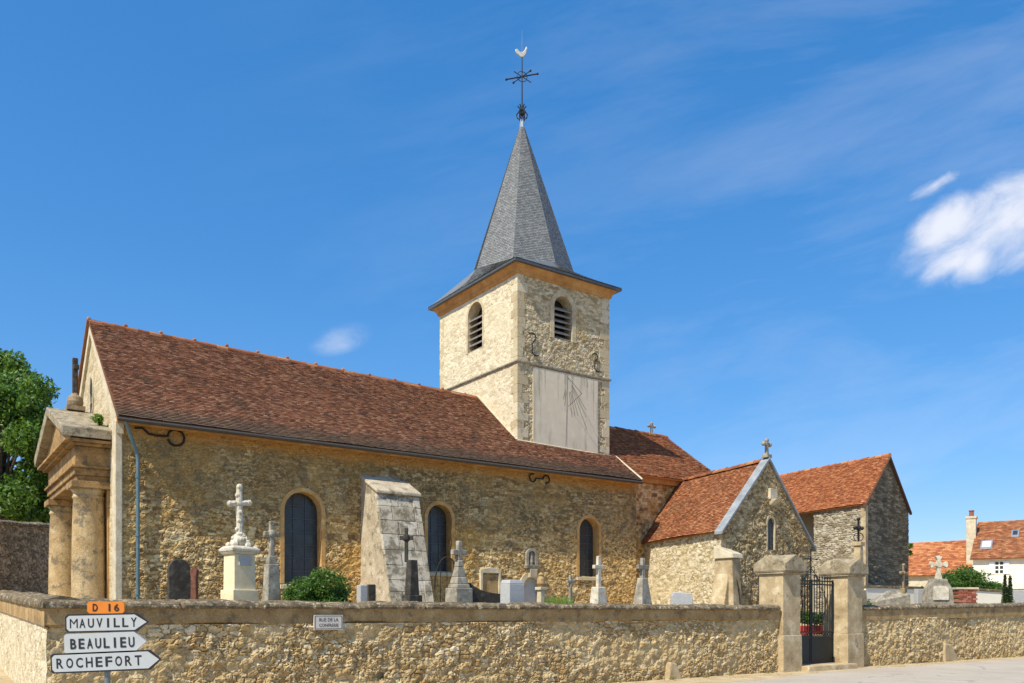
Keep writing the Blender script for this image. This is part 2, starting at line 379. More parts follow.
M['port'] = dressed('portico_stone', (.20, .13, .065), (.38, .235, .10), (.54, .37, .18), 2.4, .9, (3.4, .50, (.13, .10, .065), .75), speck=.4)
M['slab'] = dressed('portico_roof_slab', (.22, .185, .125), (.36, .31, .22), (.48, .42, .31), 4, .7, (5, .50, (.10, .085, .06), .75), speck=.4)
M['pillar'] = dressed('gate_pillar_stone', (.30, .22, .12), (.49, .385, .235), (.64, .55, .39), 2.5, .5, (4, .56, (.15, .125, .085), .65), speck=.3)
M['pstain'] = dressed('plaster_stain', (.33, .30, .24), (.42, .39, .32), None, 6, 0, speck=.2)
M['capital'] = dressed('weathered_capital_stone', (.20, .16, .10), (.36, .30, .20), (.52, .45, .32), 3, .6, (5, .53, (.11, .09, .06), .7), speck=.35)
M['plaster'] = dressed('sundial_plaster', (.60, .53, .40), (.66, .585, .45), (.70, .63, .49), 3, .1, (4, .62, (.40, .37, .30), .4), speck=.06)
for n_ in [n for n in M['plaster'].node_tree.nodes if n.type == 'BSDF_PRINCIPLED']:
    n_.inputs['Specular IOR Level'].default_value = 0; n_.inputs['Roughness'].default_value = 1
    for l_ in list(n_.inputs['Normal'].links): M['plaster'].node_tree.links.remove(l_)
    st_nt = M['plaster'].node_tree; g_ = st_nt.nodes.new('ShaderNodeNewGeometry'); mp_ = st_nt.nodes.new('ShaderNodeMapping'); mp_.inputs['Scale'].default_value = (1, 1, .12); st_nt.links.new(g_.outputs['Position'], mp_.inputs[0])
    k_ = rng(st_nt, noise(st_nt, 3.2, 5, .65, mp_.outputs[0]), .48, .72, 0, .65); old = n_.inputs['Base Color'].links[0].from_socket; st_nt.links.new(mix_(st_nt, k_, old, (.27, .24, .18)), n_.inputs['Base Color'])
M['coping_blue'] = dressed('blue_grey_coping', (.18, .20, .22), (.27, .295, .32), (.34, .365, .39), 4, .3, speck=.15)
M['tile'] = island('old_brown_tile', [(.05, (.11, .055, .035)), (.3, (.19, .085, .05)), (.55, (.255, .115, .065)), (.8, (.32, .16, .095)), (1, (.42, .27, .18))], stain=(1.1, .54, .7, (.075, .062, .045), .55), stain2=(2.5, .58, .7, (.27, .09, .045), .6), var=.35)
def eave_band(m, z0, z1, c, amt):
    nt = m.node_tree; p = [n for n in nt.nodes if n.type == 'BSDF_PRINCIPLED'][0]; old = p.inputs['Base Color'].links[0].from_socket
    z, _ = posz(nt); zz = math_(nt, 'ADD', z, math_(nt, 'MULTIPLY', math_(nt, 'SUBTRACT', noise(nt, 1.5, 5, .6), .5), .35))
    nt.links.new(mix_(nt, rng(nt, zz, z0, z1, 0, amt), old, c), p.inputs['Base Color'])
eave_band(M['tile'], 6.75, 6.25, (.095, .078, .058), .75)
M['tile_red'] = island('red_tile', [(.1, (.20, .075, .038)), (.35, (.29, .105, .048)), (.6, (.36, .14, .062)), (.85, (.43, .20, .09)), (1, (.50, .30, .17))], stain=(1.8, .50, .68, (.20, .12, .06), .6), var=.35)
M['tile_orange'] = island('orange_tile', [(.1, (.27, .09, .042)), (.4, (.40, .14, .055)), (.7, (.48, .19, .08)), (1, (.56, .29, .14))], stain=(1.4, .58, .7, (.24, .11, .06), .4), var=.35)
M['slate'] = island('slate', [(.1, (.115, .12, .12)), (.5, (.155, .165, .165)), (1, (.22, .23, .23))], rough=.42, spec=.7, stain=(1.2, .55, .7, (.16, .14, .11), .4))
M['slatehip'] = plain('slate_hip', (.14, .145, .15), .6)
M['zinc'] = plain('zinc_flashing', (.42, .46, .50), .4, .6, var=.12)
M['lead'] = plain('dark_lead', (.10, .11, .12), .5, .3)
M['iron'] = plain('wrought_iron', (.022, .020, .019), .55, .4)
M['gate'] = plain('gate_paint', (.012, .020, .022), .5, .1)
M['pipe'] = plain('painted_downpipe', (.12, .19, .22), .4, .2)
M['gutter'] = plain('dark_gutter', (.075, .062, .05), .6, .2)
M['louvre'] = plain('weathered_wood', (.24, .22, .19), .8, sc=6, var=.3)
M['void'] = plain('dark_interior', (.012, .011, .010), .9, b=0)
M['white_paint'] = plain('sign_white', (.43, .45, .455), 1.0, spec=.0, var=.04, b=0, sc=9)
M['black_paint'] = plain('sign_black', (.015, .015, .017), .5, b=0)
M['orange_paint'] = plain('sign_orange', (.62, .19, .02), .45, var=.05, b=0)
M['plate'] = plain('enamel_plate', (.60, .56, .50), .4, var=.08, b=0)
M['galv'] = plain('galvanised_post', (.20, .22, .23), .45, .5)
M['housewall'] = dressed('house_render', (.72, .67, .54), (.80, .76, .64), None, 1.5, .15, speck=.05)
M['shutter'] = plain('white_shutter', (.80, .79, .76), .5, var=.04)
M['redpot'] = plain('red_flower_box', (.42, .035, .03), .7)
M['leaf'] = leafy('tree_leaves', [(.1, (.022, .06, .009)), (.4, (.055, .135, .016)), (.7, (.12, .24, .03)), (1, (.23, .36, .06))])
M['leaf_dark'] = leafy('conifer_leaves', [(.1, (.008, .02, .006)), (.6, (.02, .05, .012)), (1, (.05, .09, .02))])
M['leaf_box'] = leafy('shrub_leaves', [(.1, (.018, .05, .008)), (.5, (.05, .12, .015)), (1, (.12, .24, .03))])
M['grass'] = leafy('grass_blades', [(.1, (.05, .12, .01)), (.5, (.12, .26, .02)), (1, (.24, .38, .06))])
M['bark'] = plain('bark', (.10, .075, .05), .95, var=.4, b=.6)
def glass(name):
    m, nt, p = new_mat(name)
    p.inputs['Base Color'].default_value = (.035, .042, .045, 1); p.inputs['Roughness'].default_value = .25
    nt.links.new(rng(nt, noise(nt, 3, 4, .6), .3, .7, .15, .5), p.inputs['Roughness']); bump(nt, p, noise(nt, 6, 2, .5), .15, .02)
    return m
M['glass'] = glass('leaded_glass')
def ground_mat(name, c1, c2, c3, sc):
    m, nt, p = new_mat(name)
    col = ramp(nt, noise(nt, sc, 8, .65), [(.3, c1), (.5, c2), (.7, c3)])
    sp = rng(nt, noise(nt, 30, 5, .8), .3, .7, .75, 1.2, False); col = mix_(nt, 1.0, col, comb(nt, sp), 'MULTIPLY')
    nt.links.new(col, p.inputs['Base Color']); p.inputs['Roughness'].default_value = .95
    bump(nt, p, noise(nt, 25, 6, .7), .5, .02); return m
M['sand'] = ground_mat('sandy_gravel', (.34, .25, .13), (.46, .36, .21), (.55, .46, .31), 1.8)
def cracks(m, c, amt):
    nt = m.node_tree; p = [n for n in nt.nodes if n.type == 'BSDF_PRINCIPLED'][0]; old = p.inputs['Base Color'].links[0].from_socket
    g = nt.nodes.new('ShaderNodeNewGeometry'); wv_ = nt.nodes.new('ShaderNodeTexNoise'); wv_.inputs['Scale'].default_value = 1.2; nt.links.new(g.outputs['Position'], wv_.inputs['Vector'])
    ad = nt.nodes.new('ShaderNodeVectorMath'); ad.operation = 'ADD'; nt.links.new(g.outputs['Position'], ad.inputs[0]); nt.links.new(wv_.outputs['Color'], ad.inputs[1])
    v = nt.nodes.new('ShaderNodeTexVoronoi'); v.feature = 'DISTANCE_TO_EDGE'; v.inputs['Scale'].default_value = .45; nt.links.new(ad.outputs[0], v.inputs['Vector'])
    k = rng(nt, v.outputs['Distance'], .022, .0, 0, amt); k = math_(nt, 'MULTIPLY', k, rng(nt, noise(nt, .5, 3), .45, .6)); col = mix_(nt, k, old, c)
    nt.links.new(col, p.inputs['Base Color'])
M['road'] = ground_mat('pale_asphalt', (.36, .31, .25), (.43, .375, .305), (.47, .42, .35), .5)
cracks(M['road'], (.13, .115, .095), .7)
M['turf'] = ground_mat('cemetery_gravel', (.28, .24, .16), (.38, .33, .23), (.20, .24, .10), 1.2)

# ------------------------------------------------------------------ big builders
def relief(mb, O, u, n, width, z0, ztop, cw, ch, depth, res=.03, k=0, holes=(), rough=.3, z0f=None, bulge=0, wild=0, smear=0):
    """rubble face of a wall as real relief. O: xy of the left end, u: xy unit along, n: xy unit outward"""
    zt = ztop if callable(ztop) else (lambda x: ztop+0*x)
    zb = z0f if z0f else (lambda x: z0+0*x)
    nu = max(3, int(width/res)+1); x = np.linspace(0, width, nu); xm = float(np.max(zt(x)))
    nz = max(3, int((xm-z0)/res)+1); v = np.linspace(0, 1, nz)
    X = np.repeat(x[:, None], nz, 1); ZZ = zb(x)[:, None]+v[None, :]*(zt(x)-zb(x))[:, None]
    xx = X+.05*(vnoise(X*5, ZZ*5, None, k+20)-.5); zz = ZZ+.04*(vnoise(X*5+9, ZZ*5, None, k+21)-.5)
    if wild:
        xx = xx+wild*(fbm(X*4, ZZ*4, None, k+50, 4)-.5); zz = zz+wild*.8*(fbm(X*4+7, ZZ*4, None, k+54, 4)-.5)
        v1, e1_ = cells(xx, zz, cw, ch, k, False); v2, e2_ = cells(xx, zz, cw*.45, ch*.5, k+60, False)
        pick = fbm(X*1.7, ZZ*2.2, None, k+70, 3) > .5
        val = np.where(pick, v2, v1); e = np.where(pick, e2_*.8, e1_)
    else: val, e = cells(xx, zz, cw, ch, k)
    sm = np.clip(e/(.17 if wild else .28), 0, 1); sm = sm*sm*(3-2*sm)
    if wild: sm = sm*(.8+.5*(vnoise(xx*14, zz*18, None, k+80)-.5))
    if smear:
        sk = np.clip((fbm(X*.9, ZZ*1.6, None, k+90, 4)-.42)/.2, 0, 1)*smear; sm = sm*(1-sk)+.62*sk
    h = depth*(sm*(.55+.45*_h(np.floor(val*977), np.zeros_like(val), np.zeros_like(val), 3))-.5) + depth*rough*(fbm(X*8, ZZ*8, None, k+30, 4)-.5)*2 + bulge*(vnoise(X*.5, ZZ*.5, None, k+40)-.5)
    mort = 1-np.clip((e-.02)/.13, 0, 1)
    if smear: mort = mort*(1-.6*sk); val = val*(1-.6*sk)+.6*sk*.55
    P = np.stack([O[0]+u[0]*X+n[0]*h, O[1]+u[1]*X+n[1]*h, ZZ], -1)
    xc = (X[:-1, :-1]+X[1:, 1:])/2; zc = (ZZ[:-1, :-1]+ZZ[1:, 1:])/2
    keep = np.ones(xc.shape, bool)
    for hf in holes: keep &= ~hf(xc, zc)
    mb.grid(P, keep, val, mort)
def arch_hole(x0, z0, hw, zs, pad=0):
    """arched opening centred at x0 from z0 to springing zs, half width hw"""
    def f(x, z):
        inside = (np.abs(x-x0) < hw-pad) & (z > z0+pad) & (z < zs)
        return inside | (((x-x0)**2+(z-zs)**2 < (hw-pad)**2) & (z >= zs))
    return f
def arch_pts(x0, z0, hw, zs, n=12, flat=1.0):
    p = [(x0-hw, z0), (x0-hw, zs)]
    p += [(x0-hw*math.cos(math.pi*i/n), zs+flat*hw*math.sin(math.pi*i/n)) for i in range(1, n)]
    return p+[(x0+hw, zs), (x0+hw, z0)]
def arch_window(parent, O, u, n, x0, z0, hw, zs, wd=.2, proud=.02, deep=.35, mat=None, bars=(3, 7), fill='glass', sill=True, name='window', flat=1.0):
    O = np.array(O, float)
    def pt(x, z, d): q = O+np.array(u)*x+np.array(n)*d; return (q[0], q[1], z)
    inn = arch_pts(x0, z0, hw, zs, 12, flat); outp = arch_pts(x0, z0, hw+wd, zs, 12, 1.0 if flat == 1 else (flat*hw+wd)/(hw+wd)); k = len(inn)
    mb = MB(); vs = [pt(a, b, proud) for a, b in inn]+[pt(a, b, proud) for a, b in outp]+[pt(a, b, -deep) for a, b in inn]+[pt(a, b, -.12) for a, b in outp]
    fs = []
    for i in range(k-1): fs += [(i, i+1, k+i+1, k+i), (i, 2*k+i, 2*k+i+1, i+1), (k+i, k+i+1, 3*k+i+1, 3*k+i)]
    mb.add(vs, fs)
    fr = mb.build(name, mat or M['orange'], parent)
    g = MB(); g.add([pt(a, b, -deep+.04) for a, b in arch_pts(x0, z0, hw-.001, zs, 12, flat)], [tuple(range(k))])
    if fill == 'glass':
        g.build('pane', M['glass'], fr)
        b = MB()
        for i in range(1, bars[0]):
            x = x0-hw+2*hw*i/bars[0]; top = zs+flat*math.sqrt(max(0, hw*hw-(x-x0)**2))
            b.tube([pt(x, z0, -deep+.06), pt(x, top, -deep+.06)], .010, 4)
        hh = zs+hw*flat-z0
        for i in range(1, bars[1]):
            z = z0+hh*i/bars[1]; a = hw if z < zs else math.sqrt(max(.001, hw*hw-((z-zs)/flat)**2))
            b.tube([pt(x0-a, z, -deep+.06), pt(x0+a, z, -deep+.06)], .012, 4)
        b.build('glazing_bars', M['lead'], fr)
    else:
        g.build('opening', M['void'], fr)
        if fill == 'louvre':
            b = MB(); hh = zs+.1-z0; ns = 6
            for i in range(ns):
                z = z0+.02+hh*i/ns
                b.hexa([pt(x0-hw, z-.02, -.04), pt(x0+hw, z-.02, -.04), pt(x0+hw, z+.16, -.30), pt(x0-hw, z+.16, -.30),
                        pt(x0-hw, z+.03, -.03), pt(x0+hw, z+.03, -.03), pt(x0+hw, z+.20, -.29), pt(x0-hw, z+.20, -.29)])
            b.build('louvre_slats', M['louvre'], fr)
    if sill:
        s = MB(); s.hexa([pt(x0-hw-.12, z0-.14, -deep), pt(x0+hw+.12, z0-.14, -deep), pt(x0+hw+.12, z0-.14, .06), pt(x0-hw-.12, z0-.14, .06),
                          pt(x0-hw-.12, z0+.02, -deep), pt(x0+hw+.12, z0+.02, -deep), pt(x0+hw+.12, z0-.03, .06), pt(x0-hw-.12, z0-.03, .06)])
        s.build('sill', M['pale'], fr, bevel=.01)
    return fr
def tiles(name, mat, parent, A, B, Cc, D, tw=.17, ex=.105, th=.018, jit=1.0, sag=.03, k=0, clip=None):
    """A eave left, B eave right, C ridge right, D ridge left"""
    A, B, Cc, D = [np.array(p, float) for p in (A, B, Cc, D)]
    nrm = np.cross(B-A, (D-A) if np.linalg.norm(D-A) > .1 else (Cc-A)); nrm /= np.linalg.norm(nrm)
    if nrm[2] < 0: nrm = -nrm
    H = max(np.linalg.norm(D-A), np.linalg.norm(Cc-B)); rows = max(2, int(round(H/ex)))
    r2 = np.random.RandomState(k+11); V = []; Fc = []; nb = 0
    for i in range(rows):
        v0, v1 = i/rows, min(1.0, (i+1.35)/rows)
        def P(uu, vv): return (A*(1-uu)+B*uu)*(1-vv)+(D*(1-uu)+Cc*uu)*vv
        wdt = np.linalg.norm(P(1, v0)-P(0, v0)); n = max(1, int(round(wdt/tw)))
        if wdt < tw*.6: continue
        e = (np.arange(n+1)+(.5 if i % 2 else 0))/n; e = np.clip(np.concatenate([[0], e]) if i % 2 else e, 0, 1); e = np.unique(e)
        a, b = e[:-1], e[1:]; m = len(a); g = .006/wdt
        a = a+g*r2.rand(m); b = b-g*r2.rand(m)
        va = v0-(r2.rand(m)-.5)*.22/rows*jit; 
        def PP(uu, vv): return P(uu[:, None], vv[:, None])
        lo1, lo2 = PP(a, va), PP(b, va); hi1, hi2 = PP(a, np.full(m, v1)), PP(b, np.full(m, v1))
        if clip is not None:
            kp = clip((lo1+hi2)/2); lo1, lo2, hi1, hi2 = lo1[kp], lo2[kp], hi1[kp], hi2[kp]; m = len(lo1)
            if not m: continue
        def s_(p): return sag*(vnoise(p[:, 0]*.5+k, p[:, 1]*.5, p[:, 2]*.5, 5)-.5)*2+.008*(vnoise(p[:, 0]*3, p[:, 1]*3, p[:, 2]*3, 6)-.5)*jit
        lift = th*1.35+.012*r2.rand(m)*jit; l2 = th*1.35+.012*r2.rand(m)*jit
        t1 = lo1+nrm*(s_(lo1)+lift+.01)[:, None]; t2 = lo2+nrm*(s_(lo2)+l2+.01)[:, None]
        h1 = hi1+nrm*(s_(hi1)+.006)[:, None]; h2 = hi2+nrm*(s_(hi2)+.006)[:, None]
        b1 = t1-nrm*th; b2 = t2-nrm*th
        vs = np.stack([t1, t2, h2, h1, b1, b2], 1).reshape(-1, 3); V.append(vs)
        base = nb+np.arange(m)*6
        for q in ((0, 1, 2, 3), (4, 5, 1, 0)): Fc.append(np.stack([base+j for j in q], 1))
        Fc.append(np.stack([base+0, base+3, base+4, base+4], 1)[:, :3]); Fc.append(np.stack([base+1, base+5, base+2], 1))
        nb += m*6
    V = np.concatenate(V); mb = MB(); mb.v = [tuple(p) for p in V]; mb.f = [tuple(int(i) for i in f) for q in Fc for f in q]
    # boarding underneath
    mb.hexa([A-nrm*.06, B-nrm*.06, Cc-nrm*.06, D-nrm*.06, A-nrm*.004, B-nrm*.004, Cc-nrm*.004, D-nrm*.004]) if clip is None else None
    return mb.build(name, mat, parent)
def ridge_tiles(parent, A, B, mat, r=.11, step=.34, k=0, bump_=True):
    A, B = Vector(A), Vector(B); L_ = (B-A).length; d = (B-A).normalized(); side = Vector((-d.y, d.x, 0)).normalized(); n = int(L_/step); mb = MB(); rr = random.Random(k)
    for i in range(n):
        a = A+d*(i*L_/n); b = A+d*((i+1.12)*L_/n); j = rr.uniform(-.012, .012); vs = []
        for p, q in ((a, r*1.12), (b, r*.92)):
            for t in range(7):
                an = math.pi*(t/6*1.15-.075); vs.append(p+side*math.cos(an)*q+Vector((0, 0, math.sin(an)*q-.03+j)))
        mb.add(vs, [(t, t+1, 8+t, 7+t) for t in range(6)]+[tuple(range(7))])
        if bump_ and i % 3 == 0: mb.ball(a+Vector((0, 0, r+j)), .05, 6)
    return mb.build('ridge_tiles', mat, parent)
def coping(name, parent, O, u, n, length, zf, wid, thick, res=.04, joint=1.1, k=0, over=.05, mat=None, o0=0.0):
    """rough stone slabs on a wall; profile runs over front, top, back"""
    prof = [(over, 0), (over+.01, thick*.35), (over, thick*.72), (over-.04, thick), (-wid*.25, thick*1.25), (-wid*.5, thick*1.4), (-wid*.75, thick*1.25), (-wid-over+.04, thick), (-wid-over, thick*.6), (-wid-over, 0), (-wid, -.01), (0, -.01)]
    # densify
    pr = []
    for i in range(len(prof)):
        a, b = prof[i], prof[(i+1) % len(prof)]; m = max(1, int(math.hypot(a[0]-b[0], a[1]-b[1])/.04))
        pr += [(a[0]+(b[0]-a[0])*t/m, a[1]+(b[1]-a[1])*t/m) for t in range(m)]
    pr.append(pr[0]); pr = np.array(pr); nu = int(length/res)+1; x = np.linspace(0, length, nu)
    X = np.repeat(x[:, None], len(pr), 1); o = np.repeat(pr[None, :, 0], nu, 0); zz = np.repeat(pr[None, :, 1], nu, 0)
    ji = np.floor(X/joint+.3*vnoise(X*.9, X*0, None, k)); fr = np.abs((X/joint+.3*vnoise(X*.9, X*0, None, k))-ji-.5)*2
    notch = np.clip((fr-.94)/.06, 0, 1)
    sc = 1-.14*notch; jz = (_h(ji, ji*0, ji*0, k)-.5)*.03
    nz = (fbm(X*6, o*6+5, zz*6, k, 4)-.5)*.055 + (vnoise(X*1.3, o, zz, k+3)-.5)*.03
    o2 = (o+wid/2)*sc*(1+nz*1.4)-wid/2+o0+(_h(ji, ji*0+2, ji*0, k)-.5)*.03*0; z2 = zz*sc+jz*(zz > .02)+nz*.8*(zz > .01)
    P = np.stack([O[0]+u[0]*X+n[0]*o2, O[1]+u[1]*X+n[1]*o2, zf(X)+z2], -1)
    P = np.concatenate([np.repeat(P[:1].mean(1, keepdims=True), P.shape[1], 1), P, np.repeat(P[-1:].mean(1, keepdims=True), P.shape[1], 1)])
    mb = MB(); mb.grid(P)
    return mb.build(name, mat or M['cap'], parent)
def leaves(mb, c, rx, ry, rz, n, size, r_, shell=.35, flat=.0):
    """leaf faces spread through an ellipsoid, denser towards its skin"""
    d = r_.normal(size=(n, 3)); d /= np.linalg.norm(d, axis=1)[:, None]; rr = 1-shell*r_.rand(n)**1.3
    p = np.array(c)+d*rr[:, None]*np.array([rx, ry, rz])*(1+.18*(r_.rand(n)-.5))[:, None]
    a = r_.normal(size=(n, 3)); a /= np.linalg.norm(a, axis=1)[:, None]
    b = np.cross(a, d+.6*r_.normal(size=(n, 3))); b /= np.linalg.norm(b, axis=1)[:, None]+1e-6
    s = size*(.6+.8*r_.rand(n))[:, None]
    v = np.stack([p-a*s, p+b*s*.45, p+a*s, p-b*s*.45], 1).reshape(-1, 3); base = len(mb.v)
    mb.v += [tuple(q) for q in v]; mb.f += [(base+4*i, base+4*i+1, base+4*i+2, base+4*i+3) for i in range(n)]
def bush(parent, name, c, rx, ry, rz, n, size, mat, seed=0, clumps=14, shell=.5):
    r_ = np.random.RandomState(seed); mb = MB()
    for i in range(clumps):
        d = r_.normal(size=3); d /= np.linalg.norm(d); d[2] = abs(d[2])*.9-.1
        q = np.array(c)+d*np.array([rx, ry, rz])*(.35+.4*r_.rand()); f = .35+.3*r_.rand()
        leaves(mb, q, rx*f, ry*f, rz*f, n//clumps, size, r_, shell)
    return mb.build(name, mat, parent)
def tree(label, base, h, crown, mat, seed, n=26000, size=.13, clumps=46, name='tree', group=None, trunk_r=.28):
    """crown: (dx,dy,z centre, rx, ry, rz)"""
    t = thing(name, label, 'tree', base, group); r_ = np.random.RandomState(seed); mb = MB(); b = np.array(base, float)
    cx, cy, cz, rx, ry, rz = crown; cen = b+np.array([cx, cy, cz]); tr = MB()
    tr.tube([b, b+(cen-b)*.3+np.array([.1, 0, 0]), b+(cen-b)*.65, cen+np.array([0, 0, rz*.3])], [trunk_r, trunk_r*.8, trunk_r*.55, trunk_r*.2], 8)
    for i in range(clumps):
        d = r_.normal(size=3); d /= np.linalg.norm(d); rr = .45+.5*r_.rand()
        q = cen+d*np.array([rx, ry, rz])*rr; f = r_.uniform(.12, .27)
        leaves(mb, q, rx*f, ry*f, rz*f*.8, n//clumps, size, r_, .6)
        if i % 2 == 0:
            st = b+(cen-b)*r_.uniform(.5, .95); tr.tube([st, (st+q)/2+np.array([0, 0, .2]), q], [trunk_r*.35, trunk_r*.2, .02], 5)
    tr.build('trunk', M['bark'], t); mb.build('crown', mat, t); return t
def text_mb(mb, txt, height, origin, ux, uz, width=None, bold=.012, nrm=None, ext=.002):
    """flat lettering as a mesh; origin = left end of the base line; ux, uz unit vectors"""
    cu_ = bpy.data.curves.new('t', 'FONT'); cu_.body = txt; cu_.size = 1; cu_.offset = bold; cu_.extrude = 0; cu_.resolution_u = 3
    ob = bpy.data.objects.new('t', cu_); C.objects.link(ob); dg = bpy.context.evaluated_depsgraph_get(); me = bpy.data.meshes.new_from_object(ob.evaluated_get(dg))
    vs = [v.co.copy() for v in me.vertices]; fs = [tuple(p.vertices) for p in me.polygons]
    bpy.data.objects.remove(ob); bpy.data.curves.remove(cu_); bpy.data.meshes.remove(me)
    x0 = min(v.x for v in vs); x1 = max(v.x for v in vs); y0 = min(v.y for v in vs); y1 = max(v.y for v in vs)
    sy = height/(y1-y0); sx = (width/(x1-x0)) if width else sy
    O_, ux, uz = Vector(origin), Vector(ux), Vector(uz)
    mb.add([O_+ux*((v.x-x0)*sx)+uz*((v.y-y0)*sy) for v in vs], fs)

# ================================================================== THE SETTING
A0 = W(47, 12.55)                                  # corner of the cemetery wall
def wl(s, o, z): q = A0+s*R+o*L; return (q[0], q[1], z)
GROUND_IN = 1.15
Ag = A0-.12*L; sg = on(Ag, R, 783)                                # left gate pillar starts here
sg2 = on(Ag, R, 800.5); sg3 = on(Ag, R, 847.5); gap = sg3-sg2; sg4 = on(Ag, R, 862.5)
def ground_sheet():
    ss = np.concatenate([[-600, -200, -80, -40, -20, -10, -4, -1, .15, .25], np.linspace(1, 60, 60), [70, 90, 130, 250, 700]])
    oo = np.concatenate([[-500, -150, -60, -30, -15, -8, -4, -2, -1, -.5, 0, .12, .14], np.linspace(.5, 40, 50), [50, 70, 100, 200, 700]])
    ss = np.unique(np.concatenate([ss, [sg-.01, sg+.01, sg4-.01, sg4+.01]])); oo = np.unique(np.concatenate([oo, [.85, .87, 4.0, 4.02]]))
    Sg, Og = np.meshgrid(ss, oo, indexing='ij')
    inside = (Og > .13) & (Sg > .2)
    far = np.clip((Sg-12)/30, 0, 1)*.45
    z = np.where(inside, GROUND_IN+far*np.clip(Og/8, 0, 1), -.0)
    z = np.where((Sg > sg) & (Sg < sg4) & (Og > .13) & (Og < 4.01), np.where(Og < .86, .13, .93), z)
    left = (Sg <= .2) & (Og > .13); z = np.where(left, np.clip(Og/9, 0, 1)*.4, z)
    z = z+.05*(vnoise(Sg*.6, Og*.6, None, 2)-.5)*(np.abs(Og) > .6)*(z > .5)
    P = np.stack([A0[0]+Sg*R[0]+Og*L[0], A0[1]+Sg*R[1]+Og*L[1], z], -1)
    mb = MB(); mb.grid(P); o = mb.build('ground', M['sand'], None, smooth=False); o['kind'] = 'structure'; return o
ground_sheet()
mb = MB()
xs = np.linspace(-60, 120, 121); off = np.array([-1.5+.16*(fbm(xs*.5, xs*0, None, 4)[i]-.5)*2 for i in range(len(xs))])
off = np.where(xs > 15, np.interp(xs, [15, 18, 40], [-1.5, -.75, -.65]), -1.5)+.12*(fbm(xs*.8, xs*0, None, 4)-.5)*2
Pg = np.stack([np.stack([A0[0]+xs*R[0]+o_*L[0], A0[1]+xs*R[1]+o_*L[1], np.full_like(xs, .004)], -1) for o_ in (off, off*0-9.0)], 1)
mb.grid(Pg); o = mb.build('road', M['road']); o['kind'] = 'structure'
mb = MB(); mb.add([wl(.4, .45, GROUND_IN+.03), wl(sg-.1, .45, GROUND_IN+.03), wl(sg-.1, 6, GROUND_IN+.03), wl(.4, 6, GROUND_IN+.03)], [(0, 1, 2, 3)])
o = mb.build('cemetery_ground', M['turf']); o['kind'] = 'structure'

# ---------------- cemetery wall (two stretches)
WALLH = 1.66
cw = thing('cemetery_wall', 'golden rubble stone boundary wall with lichened coping, from the road signs to the gate', 'wall', wl(sg/2, .2, 0), 'boundary wall of the cemetery')
mb = MB()
def gz(x): return -.05+0*x
relief(mb, wl(0, 0, 0)[:2], R, -L, sg, -.1, 1.40, .21, .085, .055, .017, 3, rough=.85, bulge=.12, wild=.15, smear=.85, holes=(lambda x, z: (x-on(A0, R, 380))**2+(z-.42)**2 < .07**2,))
c0 = wl(0, .45, 0); lt = 9.5
# left return of the wall: climbs gently
P_l = wl(0, 9.6, 0)
mbl = MB(); relief(mbl, P_l[:2], -L, -R, 9.6, -.1, lambda x: 1.40+(9.6-x)*.03, .3, .14, .02, .03, 8, rough=1.0, wild=.15, smear=.8); mbl.build('return_face', M['return'], cw)
mb.hexa([wl(.07, .07, -.1), wl(sg, .07, -.1), wl(sg, .42, -.1), wl(.07, .42, -.1), wl(.07, .07, WALLH), wl(sg, .07, WALLH), wl(sg, .42, WALLH), wl(.07, .42, WALLH)])
mb.hexa([wl(.05, .43, -.1), wl(.42, .43, -.1), wl(.42, 9.6, -.1), wl(.05, 9.6, -.1), wl(.05, .43, WALLH), wl(.42, .43, WALLH), wl(.42, 9.6, WALLH+.28), wl(.05, 9.6, WALLH+.28)])
mb.build('rubble_face', M['front'], cw)
mb = MB()                                           # smooth rendered band under the coping
xs_ = np.linspace(-.04, sg, 300)
zb = 1.36+.05*(fbm(xs_*1.2, xs_*0, None, 31)-.5)*2
pts = []
nb_ = 6
G = np.zeros((300, nb_, 3))
for j in range(nb_):
    zz = zb+(WALLH-zb)*j/(nb_-1); oo_ = -.035-.02*(fbm(xs_*2, zz*2, None, 33)-.5)*2
    if j == 0: oo_ = oo_*0+.05
    G[:, j] = np.stack([A0[0]+xs_*R[0]+oo_*L[0], A0[1]+xs_*R[1]+oo_*L[1], zz], -1)
mb.grid(G)
tt = np.linspace(-.035, 9.6, 100); G = np.zeros((100, 3, 3))
for j, (o_, z_) in enumerate(((.03, 1.36), (-.04, 1.39), (-.04, WALLH+.0))):
    G[:, j] = np.stack([A0[0]+tt*L[0]+o_*R[0], A0[1]+tt*L[1]+o_*R[1], z_+tt*.03], -1)
mb.grid(G)
mb.build('render_band', M['render'], cw)
coping('coping', cw, wl(-.07, 0, 0)[:2], R, -L, sg-.02, lambda X: WALLH+0*X, .42, .10, k=5, over=.10)
coping('coping', cw, wl(0, 9.6, 0)[:2], -L, -R, 9.60, lambda X: WALLH+(9.6-X)*.03, .42, .125, k=6, over=.08)
# irregular big stones at the foot
for px, wd_, hh in ((672, .5, .42), (92, .5, .35)):
    s0 = on(A0, R, px); mb = MB(); mb.hexa([wl(s0-wd_*.5, -.13, -.05), wl(s0+wd_*.5, -.14, -.05), wl(s0+wd_*.5, .1, -.05), wl(s0-wd_*.5, .1, -.05), wl(s0-wd_*.28, -.09, hh), wl(s0+wd_*.2, -.08, hh*.9), wl(s0+wd_*.2, .1, hh*.9), wl(s0-wd_*.28, .1, hh)])
    mb.build('footing_stone', M['pillar'], cw, bevel=.05, segs=3)

